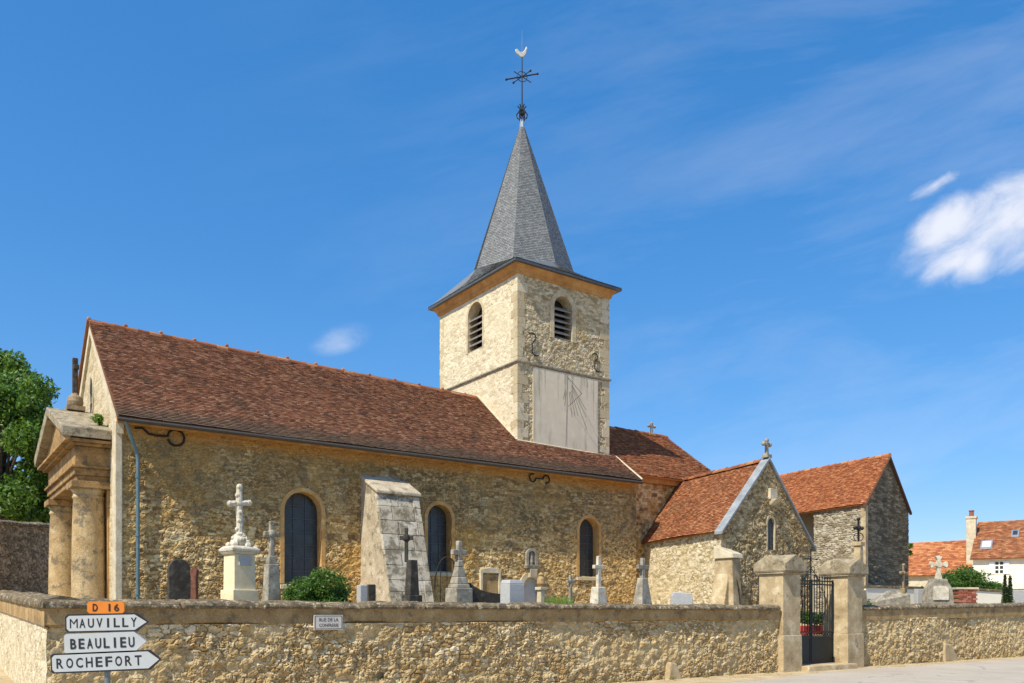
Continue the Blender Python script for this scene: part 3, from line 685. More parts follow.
cw2 = thing('cemetery_wall', 'golden rubble stone boundary wall right of the iron gate, running out of the picture', 'wall', wl(sg4+9, .2, 0), 'boundary wall of the cemetery')
mb = MB(); L2 = 19.0
up = lambda x: .011*x
relief(mb, wl(sg4, 0, 0)[:2], R, -L, L2, -.1, lambda x: 1.38+.5*.02*x+.004*x, .21, .085, .05, .02, 12, rough=.85, bulge=.12, wild=.15, smear=.85)
mb.hexa([wl(sg4, .07, -.1), wl(sg4+L2, .07, -.1), wl(sg4+L2, .42, -.1), wl(sg4, .42, -.1), wl(sg4, .07, WALLH), wl(sg4+L2, .07, WALLH+.27), wl(sg4+L2, .42, WALLH+.27), wl(sg4, .42, WALLH)])
mb.build('rubble_face', M['front'], cw2)
xs_ = np.linspace(0, L2, 200); G = np.zeros((200, 4, 3))
for j in range(4):
    zz = (1.34+.04*(fbm(xs_*1.2, xs_*0, None, 37)-.5)*2+.014*xs_) if j < 2 else WALLH+.014*xs_-(.15 if j == 2 else 0); oo_ = np.full_like(xs_, .05 if j == 0 else -.035)-.01*(vnoise(xs_*2, zz, None, 3)-.5)
    G[:, j] = np.stack([A0[0]+(sg4+xs_)*R[0]+oo_*L[0], A0[1]+(sg4+xs_)*R[1]+oo_*L[1], zz], -1)
mb = MB(); mb.grid(G); mb.build('render_band', M['render'], cw2)
coping('coping', cw2, wl(sg4, 0, 0)[:2], R, -L, L2, lambda X: WALLH-.01+.014*X, .42, .11, k=15, over=.07)
s0 = on(A0, R, 948); mb = MB(); mb.hexa([wl(s0-.45, -.14, -.05), wl(s0+.5, -.14, -.05), wl(s0+.5, .1, -.05), wl(s0-.45, .1, -.05), wl(s0-.35, -.09, .6), wl(s0+.1, -.08, .55), wl(s0+.1, .1, .55), wl(s0-.35, .1, .6)])
mb.build('footing_stone', M['pillar'], cw2, bevel=.05, segs=3)

# ---------------- street name plate and road signs
sp0 = on(A0, R, 312); sp1 = on(A0, R, 341); D_ = A0[1]+sp0*R[1]
pl = thing('street_plate', 'small white enamel street name plate with thin dark border on the rubble wall', 'street sign', wl((sp0+sp1)/2, -.06, 1.3))
wdp = sp1-sp0; zt_ = Z(615, D_); zb_ = Z(630, D_)
mb = MB(); mb.hexa([wl(sp0, -.085, zb_), wl(sp1, -.085, zb_), wl(sp1, -.055, zb_), wl(sp0, -.055, zb_), wl(sp0, -.085, zt_), wl(sp1, -.085, zt_), wl(sp1, -.055, zt_), wl(sp0, -.055, zt_)])
mb.build('plate', M['plate'], pl, bevel=.004)
mb = MB(); Rv = Vector((R[0], R[1], 0)); UP = Vector((0, 0, 1)); hp = zt_-zb_
text_mb(mb, 'RUE DE LA', hp*.24, wl(sp0+wdp*.18, -.089, zb_+hp*.56), Rv, UP, wdp*.66)
mb.build('lettering', M['black_paint'], pl); mb = MB(); text_mb(mb, 'CONFRERIE', hp*.22, wl(sp0+wdp*.18, -.089, zb_+hp*.2), Rv, UP, wdp*.66)
mb.build('lettering', M['black_paint'], pl); mb = MB()
for (a, b, c, d) in ((.03, .97, .05, .09), (.03, .97, .91, .95), (.03, .05, .05, .95), (.95, .97, .05, .95)):
    mb.add([wl(sp0+wdp*a, -.0885, zb_+hp*c), wl(sp0+wdp*b, -.0885, zb_+hp*c), wl(sp0+wdp*b, -.0885, zb_+hp*d), wl(sp0+wdp*a, -.0885, zb_+hp*d)], [(0, 1, 2, 3)])
mb.build('plate_border', M['black_paint'], pl)

Ds = 10.3; sb = W(105, Ds)
sign = thing('road_sign', 'grey post carrying three white arrow signs and an orange number plate at the wall corner', 'road sign', (sb[0], sb[1]+.05, 0))
mb = MB(); mb.lathe((sb[0], sb[1]+.06, 0), [(.035, 0), (.035, Z(606, Ds))], 12); mb.build('post', M['galv'], sign, smooth=False)
def panel(px0, px1, yt, yb, slope, txt, tx0, tx1, nm='arrow_panel', point=12, mat='white_paint', border=True, th=.03, dy=0):
    ang = math.atan(slope); x0, x1 = (px0-512)/F*Ds, (px1-512)/F*Ds; h = (yb-yt)/F*Ds; zc = Z((yt+yb)/2, Ds)
    ux = Vector((math.cos(ang), 0.0, math.sin(ang))); uz = Vector((-math.sin(ang), 0, math.cos(ang))); cen = Vector(((x0+x1)/2, Ds-.02+dy, zc)); wd_ = x1-x0; pt_ = point/F*Ds
    def pg(inset, y):
        a, b = wd_/2-inset, h/2-inset; p = pt_ if point else 0; rc = min(.03, h*.18); L_ = []
        pts_ = [(-a+rc, -b), (a-p, -b), (a+(0 if p else 0), 0 if p else -b), (a-p, b), (-a+rc, b), (-a, b-rc), (-a, -b+rc)] if p else [(-a+rc, -b), (a-rc, -b), (a, -b+rc), (a, b-rc), (a-rc, b), (-a+rc, b), (-a, b-rc), (-a, -b+rc)]
        return [cen+ux*q[0]+uz*q[1]+Vector((0, y, 0)) for q in pts_]
    m1 = MB(); m1.prism(pg(0, 0)[::-1], (0, th, 0)); body = m1.build(nm, M['black_paint'] if border else M[mat], sign)
    if border: m2 = MB(); q = pg(.019, -.003); m2.prism(q[::-1], (0, .0025, 0)); m2.build('panel_face', M[mat], body)
    m3 = MB(); a = (tx0-512)/F*Ds; b = (tx1-512)/F*Ds; lh = h*(.5 if point else .62)
    o_ = cen+ux*(a-cen.x)-uz*lh/2+Vector((0, -.006, 0)); 
    # letters spaced apart
    n = len(txt); cwid = (b-a)/n
    for i, chh in enumerate(txt):
        if chh == ' ': continue
        ww = cwid*(.24 if chh in 'I1' else .92 if chh == 'M' else .70); text_mb(m3, chh, lh, o_+ux*(i*cwid+(cwid-ww)/2), ux, uz, ww, bold=(.0 if chh == 'M' else .02))
    m3.build('lettering', M['black_paint'], body)
panel(66, 149, 613.5, 632, .022, 'MAUVILLY', 70.5, 139)
panel(65, 147, 632.6, 653, .035, 'BEAULIEU', 70, 136.5, border=False)
panel(51.5, 161.5, 651.5, 671.5, .042, 'ROCHEFORT', 56, 144, point=11)
panel(88, 125, 601.5, 613.5, 0, 'D 16', 92.5, 121, nm='number_panel', point=0, mat='orange_paint', border=False)

# ---------------- gate and pillars
def pillar(s0, s1, label):
    sm = (s0+s1)/2; t = thing('gate_pillar', label, 'pillar', wl(sm, .3, 0), 'stone pillars of the iron gate')
    o0, o1 = -.12, .66
    def bx(a, b, c, d, z0, z1, tp=0):
        return [wl(a, c, z0), wl(b, c, z0), wl(b, d, z0), wl(a, d, z0), wl(a+tp, c+tp, z1), wl(b-tp, c+tp, z1), wl(b-tp, d-tp, z1), wl(a+tp, d-tp, z1)]
    m = MB(); m.hexa(bx(s0-.04, s1+.04, o0-.04, o1+.04, -.1, .98, .01)); m.build('base', M['pillar'], t, bevel=.02)
    m = MB(); m.hexa(bx(s0, s1, o0, o1, .98, 2.62)); m.build('shaft', M['pillar'], t, bevel=.015)
    m = MB(); m.hexa(bx(s0-.06, s1+.06, o0-.06, o1+.06, 2.62, 2.67)); m.hexa(bx(s0-.08, s1+.08, o0-.12, o1+.12, 2.672, 2.702)); 
    # capital: block with a gabled top on every side
    a, b, c, d = s0-.09, s1+.09, o0-.14, o1+.12; z0, z1, z2 = 2.70, 2.89, 3.14; mm, oo_ = (a+b)/2, (c+d)/2
    m.add([wl(a, c, z0), wl(b, c, z0), wl(b, d, z0), wl(a, d, z0), wl(a, c, z1), wl(b, c, z1), wl(b, d, z1), wl(a, d, z1), wl(mm, c, z2), wl(b, oo_, z2), wl(mm, d, z2), wl(a, oo_, z2), wl(mm, oo_, z2)],
          [(0, 3, 2, 1), (0, 1, 5, 8, 4), (1, 2, 6, 9, 5), (2, 3, 7, 10, 6), (3, 0, 4, 11, 7), (4, 8, 12, 11), (5, 9, 12, 8), (6, 10, 12, 9), (7, 11, 12, 10)])
    m.build('capital', M['capital'], t, bevel=.012)
pillar(sg, sg2, 'stone gate pillar with gabled capital, left of the iron gate and nearer')
pillar(sg3, sg4, 'stone gate pillar with gabled capital, right of the iron gate')
m = MB(); m.hexa([wl(sg2-.02, -.42, -.02), wl(sg3+.1, -.42, -.02), wl(sg3+.1, .6, -.02), wl(sg2-.02, .6, -.02), wl(sg2, -.38, .14), wl(sg3+.08, -.38, .14), wl(sg3+.08, .6, .14), wl(sg2, .6, .14)])
tag(recentre(m.build('door_step', M['pillar'], None, bevel=.02)), 'worn stone threshold step under the iron gate', 'step')
gt = thing('iron_gate', 'dark blue-black wrought iron gate with solid lower panels and a cross on top', 'gate', wl((sg2+sg3)/2, .3, .14))
go = .32; gm = (sg2+sg3)/2
for a, b in ((sg2+.04, gm-.012), (gm+.012, sg3-.04)):
    m = MB()
    for z0, z1 in ((.17, .23), (.86, .91), (1.02, 1.06), (2.36, 2.40), (2.46, 2.50)):
        m.hexa([wl(a, go-.02, z0), wl(b, go-.02, z0), wl(b, go+.02, z0), wl(a, go+.02, z0), wl(a, go-.02, z1), wl(b, go-.02, z1), wl(b, go+.02, z1), wl(a, go+.02, z1)])
    for x in (a, b-.04):
        m.hexa([wl(x, go-.022, .17), wl(x+.04, go-.022, .17), wl(x+.04, go+.022, .17), wl(x, go+.022, .17), wl(x, go-.022, 2.52), wl(x+.04, go-.022, 2.52), wl(x+.04, go+.022, 2.52), wl(x, go+.022, 2.52)])
    lf = m.build('gate_leaf', M['gate'], gt)
    m = MB(); m.hexa([wl(a+.03, go-.008, .2), wl(b-.03, go-.008, .2), wl(b-.03, go+.008, .2), wl(a+.03, go+.008, .2), wl(a+.03, go-.008, .88), wl(b-.03, go-.008, .88), wl(b-.03, go+.008, .88), wl(a+.03, go+.008, .88)])
    m.build('lower_panel', M['gate'], lf)
    nb_ = 8
    for i in range(1, nb_):
        x = a+.02+(b-a-.04)*i/nb_; m = MB(); m.tube([wl(x, go, 1.04), wl(x, go, 2.58)], .015, 6)
        m.lathe(wl(x, go, 2.56), [(.012, 0), (.026, .03), (.002, .12)], 6); m.build('bar', M['gate'], lf)
    m = MB()
    for i in range(nb_):
        x = a+.02+(b-a-.04)*(i+.5)/nb_; m.tube([wl(x+.05*math.cos(t*.7), go, .965+.045*math.sin(t*.7)) for t in range(9)], .008, 5, closed=True)
    m.build('scrollwork', M['gate'], lf)
    for sgn in (-1, 1):
        m = MB(); m.tube([wl((a+b)/2+sgn*(.05+.1*abs(math.sin(t*.5))), go, 1.5+.1*t) for t in range(8)], .012, 5); m.build('scroll_bar', M['gate'], lf)
m = MB(); m.tube([wl(gm, go, 2.5), wl(gm, go, 3.36)], .018, 6); m.tube([wl(gm-.28, go, 3.1), wl(gm+.28, go, 3.1)], .016, 6)
for sgn in (-1, 1):
    m.tube([wl(gm+sgn*(.05+.33*math.sin(t*.42)), go, 2.52+.13*math.cos(t*.75)+.05*t*.5) for t in range(9)], .013, 5)
    m.tube([wl(gm+sgn*(.10+.09*math.cos(t*.75)), go, 2.80+.09*math.sin(t*.75)) for t in range(8)], .011, 5, closed=True)
    m.ball(wl(gm+sgn*.28, go, 3.1), .03, 6)
for k_ in range(4): m.tube([wl(gm, go, 3.1), wl(gm+.16*math.cos(rad(45+90*k_)), go, 3.1+.16*math.sin(rad(45+90*k_)))], .008, 4)
m.ball(wl(gm, go, 3.37), .03, 6); m.build('crowning_cross', M['gate'], gt)
# flower boxes behind the gate
for i, (sx, lb) in enumerate(((.45, 'red flower box with green plants behind the gate, the left one'), (1.30, 'red flower box with green plants behind the gate, the right one'))):
    q = (*W((809, 823)[i], (25.3, 25.8)[i]), .93); t = thing('flower_box', lb, 'flower box', q, 'red flower boxes behind the gate')
    m = MB(); m.box(q, (.72, .26, .26), math.atan2(R[1], R[0]), taper=1.1); m.build('box', M['redpot'], t, bevel=.01)
    bush(t, 'plants', (q[0], q[1], q[2]+.42), .38, .2, .36, 900, .05, M['leaf_box'], 40+i, 7)

# ================================================================== THE CHURCH
ch = thing('church', 'stone village church with brown tiled nave, square bell tower and slate spire', 'church', nv(8.4, 3.46, 1.1))
NL, HW_ = 16.8, 3.46; EZ, RZ0, RZ1 = 6.27, 9.49, 9.18
# windows on the south wall: (s centre, half width, springing, bottom)
wins = [((4.05+4.99)/2+.05, .52, 4.30, 2.35), ((8.38+9.13)/2+.05, .41, 4.38, 2.80), ((14.19+15.03)/2+.02, .43, 4.34, 2.80)]
m = MB()
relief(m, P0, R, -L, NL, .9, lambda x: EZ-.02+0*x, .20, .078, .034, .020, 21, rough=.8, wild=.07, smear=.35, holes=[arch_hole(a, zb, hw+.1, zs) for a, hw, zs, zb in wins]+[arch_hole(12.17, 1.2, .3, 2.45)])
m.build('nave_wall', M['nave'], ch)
m = MB()                                            # east end and back of the nave, inner floor
q = [nv(NL, 0.02, .9), nv(NL, 2*HW_, .9), nv(NL, 2*HW_, EZ), nv(NL, HW_, RZ1-.1), nv(NL, .02, EZ)]
m.prism(q, (-.3*R[0], -.3*R[1], 0))
m.hexa([nv(0, 2*HW_-.4, .9), nv(NL, 2*HW_-.4, .9), nv(NL, 2*HW_, .9), nv(0, 2*HW_, .9), nv(0, 2*HW_-.4, EZ), nv(NL, 2*HW_-.4, EZ), nv(NL, 2*HW_, EZ), nv(0, 2*HW_, EZ)])
m.hexa([nv(0.3, .5, .9), nv(NL-.3, .5, .9), nv(NL-.3, .6, .9), nv(.3, .6, .9), nv(0.3, .5, EZ), nv(NL-.3, .5, EZ), nv(NL-.3, .6, EZ), nv(.3, .6, EZ)])
m.build('rear_wall', M['orange'], ch)
def gtop(x): return EZ-.02+(RZ0-EZ)*(1-np.abs(x-HW_)/HW_)
m = MB(); Ow = nv(0, 2*HW_, 0)[:2]
relief(m, Ow, -L, -R, 2*HW_, .9, gtop, .3, .16, .012, .045, 25, rough=.6, holes=[lambda x, z: ((x-(HW_+.0))/.20)**2+((z-7.45)/.46)**2 < 1])
m.build('west_gable', M['gable'], ch)
m = MB()                                            # oval opening of the gable
k_ = 20; inn = [(.20*math.cos(2*math.pi*i/k_), .46*math.sin(2*math.pi*i/k_)) for i in range(k_)]
def wv(w_, z, d): qq = nv(-d, HW_+w_, z); return qq
m.add([wv(a*1.0, 7.45+b, .03) for a, b in inn]+[wv(a*1.45, 7.45+b*1.2, .03) for a, b in inn]+[wv(a, 7.45+b, -.3) for a, b in inn]+[wv(a*1.45, 7.45+b*1.2, -.02) for a, b in inn],
      [(i, (i+1) % k_, k_+(i+1) % k_, k_+i) for i in range(k_)]+[(i, (i+1) % k_, 2*k_+(i+1) % k_, 2*k_+i) for i in range(k_)]+[(k_+i, k_+(i+1) % k_, 3*k_+(i+1) % k_, 3*k_+i) for i in range(k_)])
fr = m.build('gable_window', M['pale'], ch)
m = MB(); m.add([wv(a, 7.45+b, -.06) for a, b in inn], [tuple(range(k_))]); m.build('opening', M['void'], fr)
# corner strips and verge stones of the west front
m = MB(); m.hexa([nv(-.07, -.05, .9), nv(.09, -.05, .9), nv(.09, .2, .9), nv(-.07, .34, .9), nv(-.07, -.05, EZ), nv(.09, -.05, EZ), nv(.09, .2, EZ), nv(-.07, .34, EZ)])
m.build('corner_pilaster', M['pale'], ch, bevel=.02)
for sgn in (0, 1):
    m = MB(); a = -.12 if not sgn else 2*HW_+.12; e_ = EZ-.16
    p1 = nv(-.10, a, e_); p2 = nv(-.10, HW_, RZ0+.0); dz = -.30
    m.hexa([nv(-.07, a, e_+dz), nv(.10, a, e_+dz), nv(.10, HW_, RZ0+dz-.1), nv(-.07, HW_, RZ0+dz-.1), nv(-.07, a, e_-.02), nv(.10, a, e_-.02), nv(.10, HW_, RZ0-.08), nv(-.07, HW_, RZ0-.08)])
    m.build('verge_stones', M['pale'], ch)
# windows
for a, hw, zs, zb in wins:
    arch_window(ch, P0, R, -L, a, zb, hw, zs, wd=.11, proud=.02, deep=.34, mat=M['orange'])
# nave roof (south and north slopes)
EO = .42
sl_ = (RZ0-EZ)/HW_; ez_ = EZ-EO*sl_*.55
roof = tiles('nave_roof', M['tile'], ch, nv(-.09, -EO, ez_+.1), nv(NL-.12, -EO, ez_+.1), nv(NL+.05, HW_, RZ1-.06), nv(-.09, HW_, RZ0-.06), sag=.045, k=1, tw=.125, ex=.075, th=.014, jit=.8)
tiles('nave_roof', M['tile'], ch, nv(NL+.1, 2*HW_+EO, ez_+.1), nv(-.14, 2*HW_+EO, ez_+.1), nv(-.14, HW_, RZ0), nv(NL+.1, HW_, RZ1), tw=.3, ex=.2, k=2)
ridge_tiles(roof, nv(-.09, HW_, RZ0-.06), nv(12.5, HW_, RZ1+.0), M['tile_red'], k=1, r=.085, step=.3)
m = MB(); m.hexa([nv(-.05, -.16, EZ-.22), nv(NL, -.16, EZ-.22), nv(NL, .02, EZ-.22), nv(-.05, .02, EZ-.22), nv(-.05, -.20, EZ-.04), nv(NL, -.20, EZ-.04), nv(NL, .02, EZ-.04), nv(-.05, .02, EZ-.04)])
m.build('eaves_course', M['cornice'], ch, bevel=.02)
m = MB(); pts_ = [nv(s_, -EO-.05, ez_+.02) for s_ in np.linspace(-.1, NL-.15, 30)]; m.tube(pts_, .05, 8); gut = m.build('gutter', M['gutter'], ch)
m = MB(); m.tube([nv(.08, -EO-.02, ez_), nv(.2, -.3, ez_-.25), nv(.40, -.1, ez_-.68), nv(.42, -.09, ez_-.8)], .045, 8)
m.tube([nv(.42, -.09, 5.28), nv(.42, -.09, 1.0)], .045, 10)
for z in (2.0, 3.4, 4.8): m.lathe(nv(.42, -.09, z), [(.06, 0), (.06, .05)], 10)
m.build('downpipe', M['pipe'], ch)
# iron wall anchors
def anchor(P, u, n, x, z, kind, s=1.0, parent=ch):
    m = MB(); P = np.array(P)
    def pt(a, b): q = P+np.array(u)*(x+a*s)+np.array(n)*.05; return (q[0], q[1], z+b*s)
    if kind == 'spectacle':
        for sg_ in (-1, 1):
            pts = [pt(sg_*(.32-.15*math.cos(t*.5)), .15*math.sin(t*.5)*sg_) for t in range(0, 11)]; m.tube([pt(0, 0)]+pts, .026*s, 6)
    elif kind == 'hook':
        m.tube([pt(-.62, .1), pt(-.45, .12), pt(-.3, .0), pt(-.1, -.02), pt(.1, 0)], .028, 6)
        m.tube([pt(.32-.2*math.cos(t*.6), .2*math.sin(t*.6)-.02) for t in range(0, 11)], .028, 6)
    else:
        m.tube([pt(.16*math.cos(t)-.0, .28+.15*math.sin(t)) for t in np.linspace(2.6, -1.2, 9)]+[pt(.0, .05), pt(-.0, -.1)]+[pt(.15+.16*math.cos(t), -.2+.15*math.sin(t)) for t in np.linspace(2.9, 5.6, 7)], .021, 6)
    return m.build('wall_anchor', M['iron'], parent)
anchor(P0, R, -L, .98, Z(433, 20.5)-.05, 'hook')
anchor(P0, R, -L, 12.5, Z(478.5, 27.2), 'spectacle', .85)
# big raking buttress
bs0, bs1 = on(P0, R, 361)-.02, on(P0, R, 403)
m = MB(); D0 = 2.1
def bq(s, d, z): return nv(s, -d, z)
top_z = Z(474, 23.6)
m.hexa([bq(bs0, D0, .9), bq(bs1, D0, .9), bq(bs1, -.05, .9), bq(bs0, -.05, .9), bq(bs0+.02, .95, 4.86), bq(bs1-.05, .95, 4.86), bq(bs1-.05, -.05, top_z-.05), bq(bs0+.02, -.05, top_z-.05)])
for i in range(9):                                   # courses: shallow joints stand out as proud blocks
    pass
bt = m.build('buttress', M['butt'], ch, bevel=.03, segs=2)
m = MB(); m.hexa([bq(bs0-.03, 1.06, 4.80), bq(bs1+.02, 1.06, 4.80), bq(bs1+.02, -.04, top_z-.1), bq(bs0-.03, -.04, top_z-.1), bq(bs0-.03, 1.06, 4.90), bq(bs1+.02, 1.06, 4.90), bq(bs1+.02, -.04, top_z+.02), bq(bs0-.03, -.04, top_z+.02)])
m.build('buttress_cap', M['butt'], bt, bevel=.03)
# quoin blocks on the buttress faces
m = MB(); rr = random.Random(3)
zc = 1.0; k_ = 0
while zc < 4.7:
    hh = rr.uniform(.30, .44); f = lambda z: D0+(0.95-D0)*(z-.9)/(4.86-.9)
    x = bs0
    while x < bs1-.05:
        x2 = min(bs1-.02, x+rr.uniform(.35, .7)); 
        if bs1-x2 < .15: x2 = bs1-.02
        g_ = rr.uniform(.004, .03); z1_, z2_ = zc+.006, min(zc+hh-.006, 4.79)
        m.hexa([bq(x+.01, f(z1_)+g_, z1_), bq(x2-.01, f(z1_)+g_, z1_), bq(x2-.01, f(z1_)-.1, z1_), bq(x+.01, f(z1_)-.1, z1_), bq(x+.01, f(z2_)+g_, z2_), bq(x2-.01, f(z2_)+g_, z2_), bq(x2-.01, f(z2_)-.1, z2_), bq(x+.01, f(z2_)-.1, z2_)])
        x = x2
    zc += hh
m.build('facing_blocks', island('buttress_blocks', [(.05, (.30, .26, .19)), (.4, (.48, .43, .34)), (1, (.62, .57, .48))], .9, stain=(2.6, .46, .58, (.15, .125, .085), .85), stain2=(6, .52, .6, (.46, .40, .29), .6)), bt, bevel=.012)
# plaque and blocked doorway with niche
pm = (10.20+10.98)/2
m = MB()
for (a, b, c, d) in ((-.38, -.30, 1.9, 2.80), (.30, .38, 1.9, 2.80), (-.38, .38, 2.80, 2.90)):
    m.hexa([nv(pm+a, -.09, c), nv(pm+b, -.09, c), nv(pm+b, .02, c), nv(pm+a, .02, c), nv(pm+a, -.09, d), nv(pm+b, -.09, d), nv(pm+b, .02, d), nv(pm+a, .02, d)])
m.add([nv(pm-.38, -.09, 2.90), nv(pm+.38, -.09, 2.90), nv(pm, -.09, 2.99), nv(pm-.38, .02, 2.90), nv(pm+.38, .02, 2.90), nv(pm, .02, 2.99)], [(0, 1, 2), (0, 2, 5, 3), (2, 1, 4, 5), (3, 5, 4)])
fr = m.build('memorial_frame', M['pale'], ch, bevel=.01)
m = MB(); m.hexa([nv(pm-.31, -.04, 1.3), nv(pm+.31, -.04, 1.3), nv(pm+.31, .02, 1.3), nv(pm-.31, .02, 1.3), nv(pm-.31, -.04, 2.76), nv(pm+.31, -.04, 2.76), nv(pm+.31, .02, 2.76), nv(pm-.31, .02, 2.76)]); m.build('tablet', M['render'], fr)
dm = 12.17
fr = arch_window(ch, P0, R, -L, dm, 1.1, .30, 2.42, wd=.16, proud=.06, deep=.2, mat=M['tquoin'], fill='x', sill=False, name='doorway')
m = MB(); m.prism([nv(dm+a, .10, b) for a, b in [(x, z) for x, z in arch_pts(0, 1.1, .30, 2.42)]], (.04*L[0], .04*L[1], 0)); m.build('door', M['bluegrey'], fr)
m = MB(); m.hexa([nv(dm-.13, -.16, 2.70), nv(dm+.13, -.16, 2.70), nv(dm+.13, .02, 2.70), nv(dm-.13, .02, 2.70), nv(dm-.15, -.2, 2.98), nv(dm+.15, -.2, 2.98), nv(dm+.15, .02, 2.98), nv(dm-.15, .02, 2.98)]); m.build('keystone', M['pale'], fr, bevel=.02)
fr = arch_window(ch, P0-L*.04, R, -L, dm, 3.1, .13, 3.42, wd=.09, proud=.05, deep=.10, mat=M['grey'], fill='x', sill=False, name='niche')
m = MB(); m.lathe(nv(dm, -.03, 3.1), [(.06, 0), (.08, .1), (.05, .28), (.045, .33), (.04, .4), (.01, .44)], 8); m.build('statuette', M['grey'], fr)
m = MB(); m.hexa([nv(dm-.26, -.18, 2.99), nv(dm+.26, -.18, 2.99), nv(dm+.26, .02, 2.99), nv(dm-.26, .02, 2.99), nv(dm-.28, -.22, 3.1), nv(dm+.28, -.22, 3.1), nv(dm+.28, .02, 3.1), nv(dm-.28, .02, 3.1)]); m.build('niche_shelf', M['grey'], fr, bevel=.015)

# ---------------- tower
TS, TW_, TA, TB = 12.39, 1.02, 4.05, 5.04
TC = P0+TS*R+TW_*L
def tv(a, b, z): q = TC+a*R+b*L; return (q[0], q[1], z)
CT = 12.85
hwr = (on(TC, R, 572)-on(TC, R, 554))/2; hwl = (on(TC, L, 468)-on(TC, L, 482.5))/2
wr = (on(TC, R, 554)+on(TC, R, 572))/2
wlft = (on(TC, L, 468)+on(TC, L, 482.5))/2
zr0, zr1 = Z(338, 28.9), Z(294, 28.9); zl0, zl1 = Z(347, 29.7), Z(298, 29.7)
m = MB()
relief(m, TC, R, -L, TA, 6.3, CT, .20, .085, .03, .021, 51, rough=.8, wild=.05, smear=.3, holes=[arch_hole(wr, zr0, hwr+.05, zr1-hwr)])
m.hexa([tv(TA, .02, 6.3), tv(TA, TB, 6.3), tv(TA-.3, TB, 6.3), tv(TA-.3, .02, 6.3), tv(TA, .02, CT), tv(TA, TB, CT), tv(TA-.3, TB, CT), tv(TA-.3, .02, CT)])
m.hexa([tv(0, TB, 6.3), tv(TA, TB, 6.3), tv(TA, TB-.3, 6.3), tv(0, TB-.3, 6.3), tv(0, TB, CT), tv(TA, TB, CT), tv(TA, TB-.3, CT), tv(0, TB-.3, CT)])
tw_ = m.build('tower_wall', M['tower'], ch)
m = MB()
relief(m, TC+TB*L, -L, -R, TB, 6.3, CT, .24, .10, .012, .024, 55, rough=1.2, wild=.06, smear=.7, holes=[arch_hole(TB-wlft, zl0, hwl+.04, zl1-hwl)])
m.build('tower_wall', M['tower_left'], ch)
arch_window(ch, TC, R, -L, wr, zr0, hwr, zr1-hwr, wd=.17, proud=.02, deep=.45, mat=M['tquoin'], fill='louvre', name='belfry_window', sill=False)
arch_window(ch, TC, L, -R, wlft, zl0, hwl, zl1-hwl, wd=.10, proud=.012, deep=.45, mat=M['tquoin'], fill='louvre', name='belfry_window', sill=False)
for side_ in (0, 1):
    m = MB(); zz = 6.5; i = 0; rr = random.Random(side_)
    while zz < CT-.05:
        hh = rr.uniform(.22, .36); a, b = (.36, .22) if i % 2 else (.22, .36); a *= rr.uniform(.8, 1.25); z2 = min(zz+hh-.006, CT); pr_ = rr.uniform(.0, .005)
        if side_ == 0: m.hexa([tv(-.008-pr_, -.014-pr_, zz), tv(a, -.014-pr_, zz), tv(a, .1, zz), tv(-.008-pr_, b, zz), tv(-.008-pr_, -.014-pr_, z2), tv(a, -.014-pr_, z2), tv(a, .1, z2), tv(-.008-pr_, b, z2)])
        else: m.hexa([tv(TA-a, -.014-pr_, zz), tv(TA+.01, -.014-pr_, zz), tv(TA+.01, .1, zz), tv(TA-a, .1, zz), tv(TA-a, -.014-pr_, z2), tv(TA+.01, -.014-pr_, z2), tv(TA+.01, .1, z2), tv(TA-a, .1, z2)])
        zz += hh; i += 1
    m.build('corner_stones', island('corner_stone', [(.05, (.42, .34, .21)), (.5, (.54, .46, .30)), (1, (.66, .58, .42))], .9, stain=(4, .53, .64, (.28, .22, .14), .6)), tw_)
def ring(mb, e0, z0, e1, z1, zt, t=.3):
    """square moulding round the tower"""
    a = [tv(-e0, -e0, z0), tv(TA+e0, -e0, z0), tv(TA+e0, TB+e0, z0), tv(-e0, TB+e0, z0)]
    b = [tv(-e1, -e1, z1), tv(TA+e1, -e1, z1), tv(TA+e1, TB+e1, z1), tv(-e1, TB+e1, z1)]
    c = [tv(-e1, -e1, zt), tv(TA+e1, -e1, zt), tv(TA+e1, TB+e1, zt), tv(-e1, TB+e1, zt)]
    mb.add(a+b+c, [(0, 1, 5, 4), (1, 2, 6, 5), (2, 3, 7, 6), (3, 0, 4, 7), (4, 5, 9, 8), (5, 6, 10, 9), (6, 7, 11, 10), (7, 4, 8, 11), (0, 3, 2, 1), (8, 9, 10, 11)])
SC = 9.93
m = MB(); ring(m, .03, SC-.06, .07, SC-.02, SC+.02); m.build('string_course', M['grey'], tw_)
m = MB(); ring(m, .02, CT-.03, .08, CT+.02, CT+.08); ring(m, .08, CT+.081, .24, CT+.28, CT+.32); m.build('cornice', M['cornice'], tw_)
# wall of the tower below is slightly thicker
anchor(TC, R, -L, on(TC, R, 531.5), Z(346, 28.4), 's', .95, tw_); anchor(TC, R, -L, on(TC, R, 594), Z(363, 29.9), 's', .8, tw_)
